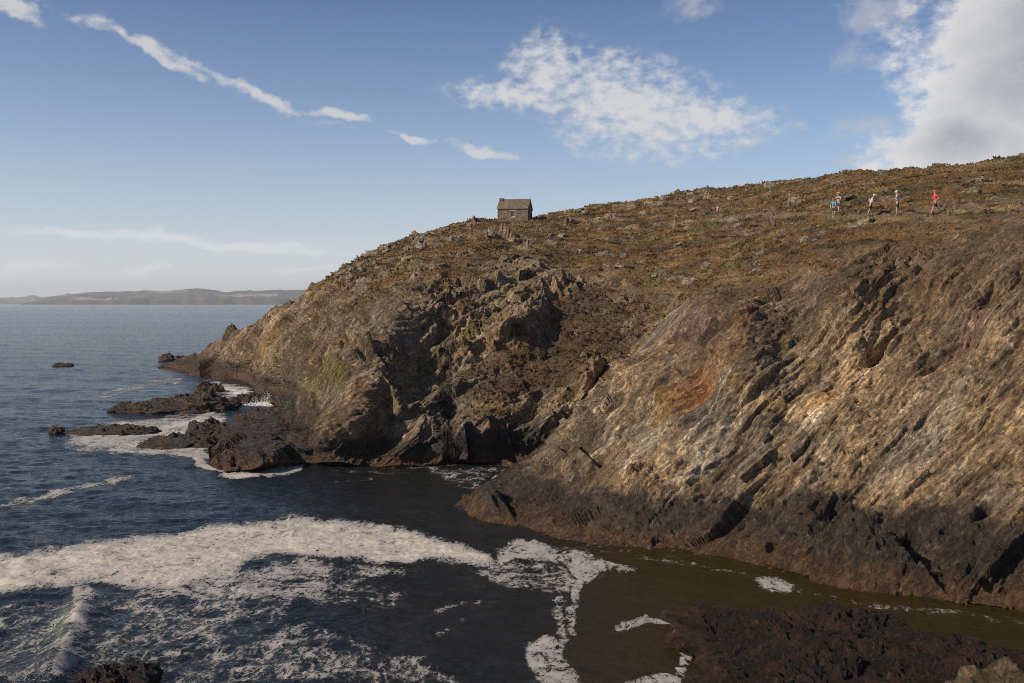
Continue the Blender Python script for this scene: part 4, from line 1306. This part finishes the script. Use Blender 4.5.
make_person(feet_at(935, 214), R(5), 'runner in red shirt, black shorts and red cap striding along the path', RUN, ('red_jersey', (0.55, 0.03, 0.04)), ('black_shorts', (0.015, 0.017, 0.018)),
            ('red_cap', (0.55, 0.10, 0.08)), lean=0.06, shoe=(0.35, 0.25, 0.2))
make_person(feet_at(897, 215), R(-25), 'runner in pale shirt with dark blue running vest and black shorts', RUN2, ('pale_jersey', (0.36, 0.36, 0.42)), ('black_shorts', (0.015, 0.017, 0.018)),
            ('white_cap', (0.5, 0.48, 0.45)), vest=('navy_vest', (0.035, 0.045, 0.085)), lean=0.05)
make_person(feet_at(870, 216), R(150), 'runner in white shirt and cap leaning forward, black shorts, between two others', BEND, ('white_jersey', (0.5, 0.48, 0.46)), ('black_shorts', (0.015, 0.017, 0.018)),
            ('white_cap', (0.5, 0.48, 0.45)), lean=0.32, height=1.7, shoe=(0.03, 0.03, 0.03), pack=('grey_pack', (0.25, 0.25, 0.3)))
make_person(feet_at(834, 218), R(60), 'runner in bright blue jacket and dark shorts, front one of the close pair', WALK, ('blue_jacket', (0.05, 0.27, 0.48)), ('dark_shorts', (0.03, 0.04, 0.06)),
            None, hair=('brown_hair', (0.08, 0.05, 0.03)), lean=0.22, height=1.6, shoe=(0.5, 0.4, 0.38))
make_person(feet_at(839, 213), R(40), 'runner in pale grey top just behind the one in bright blue', WALK, ('grey_jersey', (0.3, 0.29, 0.33)), ('dark_shorts', (0.03, 0.04, 0.06)),
            ('cream_cap', (0.6, 0.55, 0.45)), vest=('black_vest', (0.03, 0.03, 0.035)), lean=0.08)
make_person(feet_at(790, 208), R(20), 'distant hiker in dark clothes with bare head walking the path alone', WALK, ('plum_jacket', (0.07, 0.045, 0.06)), ('dark_shorts', (0.03, 0.04, 0.06)),
            None, hair=('sandy_hair', (0.35, 0.22, 0.13)), lean=0.05, leggings=True)
make_person(feet_at(676, 222), R(10), 'farthest walker, in dark blue grey, nearest the stone hut', WALK, ('slate_jacket', (0.06, 0.07, 0.095)), ('dark_shorts', (0.03, 0.04, 0.06)),
            None, hair=('brown_hair', (0.08, 0.05, 0.03)), lean=0.05, leggings=True)

make_person(feet_at(718, 217), R(20), 'distant walker in pale grey top and dark leggings, second nearest the stone hut', WALK, ('ash_top', (0.34, 0.31, 0.31)), ('dark_shorts', (0.03, 0.04, 0.06)),
            None, hair=('red_brown_hair', (0.12, 0.05, 0.03)), lean=0.05, leggings=True)

# ------------------------------------------------------------------ light, sky
SUN_AZ, SUN_EL = R(-113), R(32)        # azimuth from +Y, clockwise positive
w = bpy.data.worlds.new('World'); S.world = w; w.use_nodes = True
t = NT(w.node_tree)
sky = t.n('ShaderNodeTexSky', sky_type='NISHITA', sun_disc=False, sun_elevation=SUN_EL, sun_rotation=SUN_AZ, air_density=1.0, dust_density=0.2, ozone_density=2.0, altitude=0)
tc = t.n('ShaderNodeTexCoord')
sx = t.n('ShaderNodeSeparateXYZ', ins={0: tc.outputs['Generated']})
azm = t.m('MULTIPLY', t.m('ARCTAN2', sx.outputs[0], sx.outputs[1]), 57.2958)
elv = t.m('MULTIPLY', t.m('ARCSINE', sx.outputs[2]), 57.2958)
cv_ = t.n('ShaderNodeCombineXYZ', ins={0: azm, 1: elv})
warp = t.n('ShaderNodeTexNoise', ins={'Vector': cv_.outputs[0], 'Scale': 0.35, 'Detail': 4.0})
wv = t.n('ShaderNodeVectorMath', operation='SUBTRACT', ins={0: warp.outputs['Color'], 1: (0.5, 0.5, 0.5)})


def skn(scale, sxy, detail=8.0, rough=0.62, rot=0.0, off=(0, 0, 0)):
    mp = t.n('ShaderNodeMapping', ins={'Vector': cv_.outputs[0], 'Scale': (*sxy, 1), 'Rotation': (0, 0, R(rot)), 'Location': off})
    return t.n('ShaderNodeTexNoise', ins={'Vector': mp.outputs[0], 'Scale': scale, 'Detail': detail, 'Roughness': rough}).outputs[0]


def ae(px, py):
    a = math.degrees(math.atan2(px - 512, F)); e = math.degrees(math.atan((303 - py) / math.hypot(F, px - 512)))
    return a, e


wsep = t.n('ShaderNodeSeparateXYZ', ins={0: wv.outputs[0]})
azw = t.m('ADD', azm, t.m('MULTIPLY', wsep.outputs[0], 3.0)); elw = t.m('ADD', elv, t.m('MULTIPLY', wsep.outputs[1], 2.0))


def blob(px, py, rx, ry, rot=0.0):
    """1 in the middle, 0 at the rim, in sky angles"""
    a0, e0 = ae(px, py); k = 57.2958 / F
    da = t.m('SUBTRACT', azw, a0); de = t.m('SUBTRACT', elw, e0)
    c_, s_ = math.cos(R(rot)), math.sin(R(rot))
    u = t.m('DIVIDE', t.m('ADD', t.m('MULTIPLY', da, c_), t.m('MULTIPLY', de, s_)), rx * k)
    v = t.m('DIVIDE', t.m('SUBTRACT', t.m('MULTIPLY', de, c_), t.m('MULTIPLY', da, s_)), ry * k)
    r = t.m('SQRT', t.m('ADD', t.m('MULTIPLY', u, u), t.m('MULTIPLY', v, v)))
    return t.m('SUBTRACT', 1.0, r, clamp=True)


def mx(*a):
    o = a[0]
    for b in a[1:]: o = t.m('MAXIMUM', o, b)
    return o


nA = skn(0.75, (0.8, 1.25), 9, 0.64)
nB = skn(0.33, (0.8, 1.1), 9, 0.6, off=(7, 3, 0))
nC = skn(1.7, (0.8, 1.25), 5, 0.52, off=(3, 1, 0))
cl1 = mx(blob(630, 108, 135, 66, -14), blob(545, 72, 50, 45), blob(700, 122, 90, 32, -6), blob(520, 102, 95, 20, -10))
d1 = t.m('ADD', t.m('MULTIPLY', cl1, 1.25), t.m('MULTIPLY', t.smooth(0.0, 0.30, cl1), t.m('ADD', t.m('MULTIPLY', t.m('SUBTRACT', nA, 0.5), 2.1), t.m('MULTIPLY', t.m('SUBTRACT', nC, 0.5), 2.0))))
a1 = t.m('MULTIPLY', t.smooth(0.0, 1.25, d1), 0.85)
cl2 = mx(blob(1030, 70, 170, 95, 35), blob(960, 140, 110, 48, 10), blob(1060, 10, 190, 120, 20), blob(1120, 120, 200, 120))
d2 = t.m('ADD', t.m('MULTIPLY', cl2, 1.5), t.m('MULTIPLY', t.smooth(0.0, 0.2, cl2), t.m('ADD', t.m('MULTIPLY', t.m('SUBTRACT', nB, 0.5), 1.5), t.m('MULTIPLY', t.m('SUBTRACT', nA, 0.5), 1.4))))
a2 = t.m('MULTIPLY', t.smooth(0.15, 0.75, d2), 0.92)
cl3 = mx(t.m('MULTIPLY', blob(190, 64, 260, 8, -20), 0.55), blob(155, 52, 84, 8, -25), blob(268, 95, 68, 7.5, -17), blob(342, 115, 50, 7, -12), blob(8, 3, 60, 16, -15), blob(485, 149, 48, 9, -9), blob(415, 135, 34, 5, -10))
d3 = t.m('ADD', t.m('MULTIPLY', cl3, 1.05), t.m('MULTIPLY', t.smooth(0.0, 0.3, cl3), t.m('ADD', t.m('MULTIPLY', t.m('SUBTRACT', nA, 0.5), 1.1), t.m('MULTIPLY', t.m('SUBTRACT', nC, 0.5), 0.9))))
a3 = t.m('MULTIPLY', t.smooth(0.15, 0.85, d3), 0.75)
cl4 = mx(blob(690, 8, 60, 26), blob(885, 15, 80, 34, -10), blob(850, 60, 50, 25), blob(850, 160, 40, 14), blob(790, 128, 26, 9), blob(745, 145, 40, 14), blob(735, 182, 60, 8), blob(870, 130, 60, 22))
d4 = t.m('ADD', t.m('MULTIPLY', cl4, 0.9), t.m('MULTIPLY', t.smooth(0.0, 0.3, cl4), t.m('ADD', t.m('MULTIPLY', t.m('SUBTRACT', nA, 0.5), 1.5), t.m('MULTIPLY', t.m('SUBTRACT', nB, 0.5), 0.8))))
a4 = t.m('MULTIPLY', t.smooth(0.25, 1.0, d4), 0.6)
nD = skn(0.5, (0.25, 2.2), 6, 0.55)
cl5 = mx(blob(140, 240, 260, 9, -3), blob(40, 267, 60, 7), blob(145, 269, 32, 6), blob(300, 269, 90, 6), blob(250, 246, 150, 8, -2))
a5 = t.m('MULTIPLY', t.smooth(0.2, 0.9, t.m('ADD', cl5, t.m('MULTIPLY', t.m('SUBTRACT', nD, 0.5), 1.6))), 0.45)
# cloud tones: sunlit edges to the left, grey bodies
body = t.m('ADD', t.smooth(0.40, 1.5, d2), t.m('ADD', t.m('MULTIPLY', t.m('SUBTRACT', nA, 0.5), -1.6), t.m('MULTIPLY', t.m('SUBTRACT', nB, 0.5), -0.9)), clamp=True)
ccol = t.mixc(body, (8.8, 8.6, 8.4), (4.4, 4.5, 4.8))
skyc = t.mixc(1.0, sky.outputs[0], (1, 1, 1), 'MULTIPLY')
white = (2.6, 2.55, 2.5)
K = 6.0
c0 = t.mixc(t.m('MULTIPLY', t.m('POWER', 2.71828, t.m('DIVIDE', t.m('MAXIMUM', elv, 0.0), -6.0)), 0.9), t.mixc(1.0, sky.outputs[0], t.ramp(t.m('DIVIDE', elv, 90.0), [(0.0, (0.82, 0.90, 1.08)), (0.10, (0.66, 0.85, 1.07)), (0.21, (0.40, 0.57, 0.84)), (1.0, (0.4, 0.57, 0.84))]), 'MULTIPLY'), (8.8, 9.1, 9.4))
c0 = t.mixc(a5, c0, (9.6, 9.6, 9.6))
c0 = t.mixc(a3, c0, tuple(K * v for v in (1.3, 1.25, 1.22)))
c0 = t.mixc(a4, c0, tuple(K * v for v in (1.0, 1.0, 1.03)))
c0 = t.mixc(a1, c0, tuple(K * v for v in (1.3, 1.28, 1.27)))
c0 = t.mixc(a2, c0, ccol)
bg = t.n('ShaderNodeBackground', ins={'Color': c0, 'Strength': 0.085})
t.n('ShaderNodeOutputWorld', ins={'Surface': bg.outputs[0]})

sl = bpy.data.lights.new('sun', 'SUN'); sl.energy = 5.0; sl.angle = R(0.53); sl.color = (1.0, 0.86, 0.68)
so = bpy.data.objects.new('sun', sl); COL.objects.link(so)
dvec = Vector((math.sin(SUN_AZ) * math.cos(SUN_EL), math.cos(SUN_AZ) * math.cos(SUN_EL), math.sin(SUN_EL)))
so.rotation_euler = dvec.to_track_quat('Z', 'Y').to_euler()

# ------------------------------------------------------------------ haze over the whole bay
HAZE = 6.5e-5
if HAZE:
    bm = bmesh.new(); add_box(bm, -14000, 4000, -150, 16500, -6, 260)
    m, t2 = material('sea_haze')
    pv = t2.n('ShaderNodeVolumePrincipled', ins={'Color': (0.93, 0.96, 1.0, 1), 'Density': HAZE, 'Anisotropy': 0.2})
    t2.n('ShaderNodeOutputMaterial', ins={'Volume': pv.outputs[0]})
    tag(bm_obj('haze', bm, m), kind='stuff')

S.view_settings.view_transform = 'Standard'
S.view_settings.look = 'None'
S.view_settings.exposure = 0.12
S.view_settings.gamma = 1
S.view_settings.use_curve_mapping = False
S.cycles.use_denoising = True
S.cycles.denoising_input_passes = 'RGB_ALBEDO_NORMAL'
S.cycles.denoising_prefilter = 'NONE'
S.cycles.filter_width = 0.9
S.cycles.volume_bounces = 0
S.cycles.max_bounces = 6
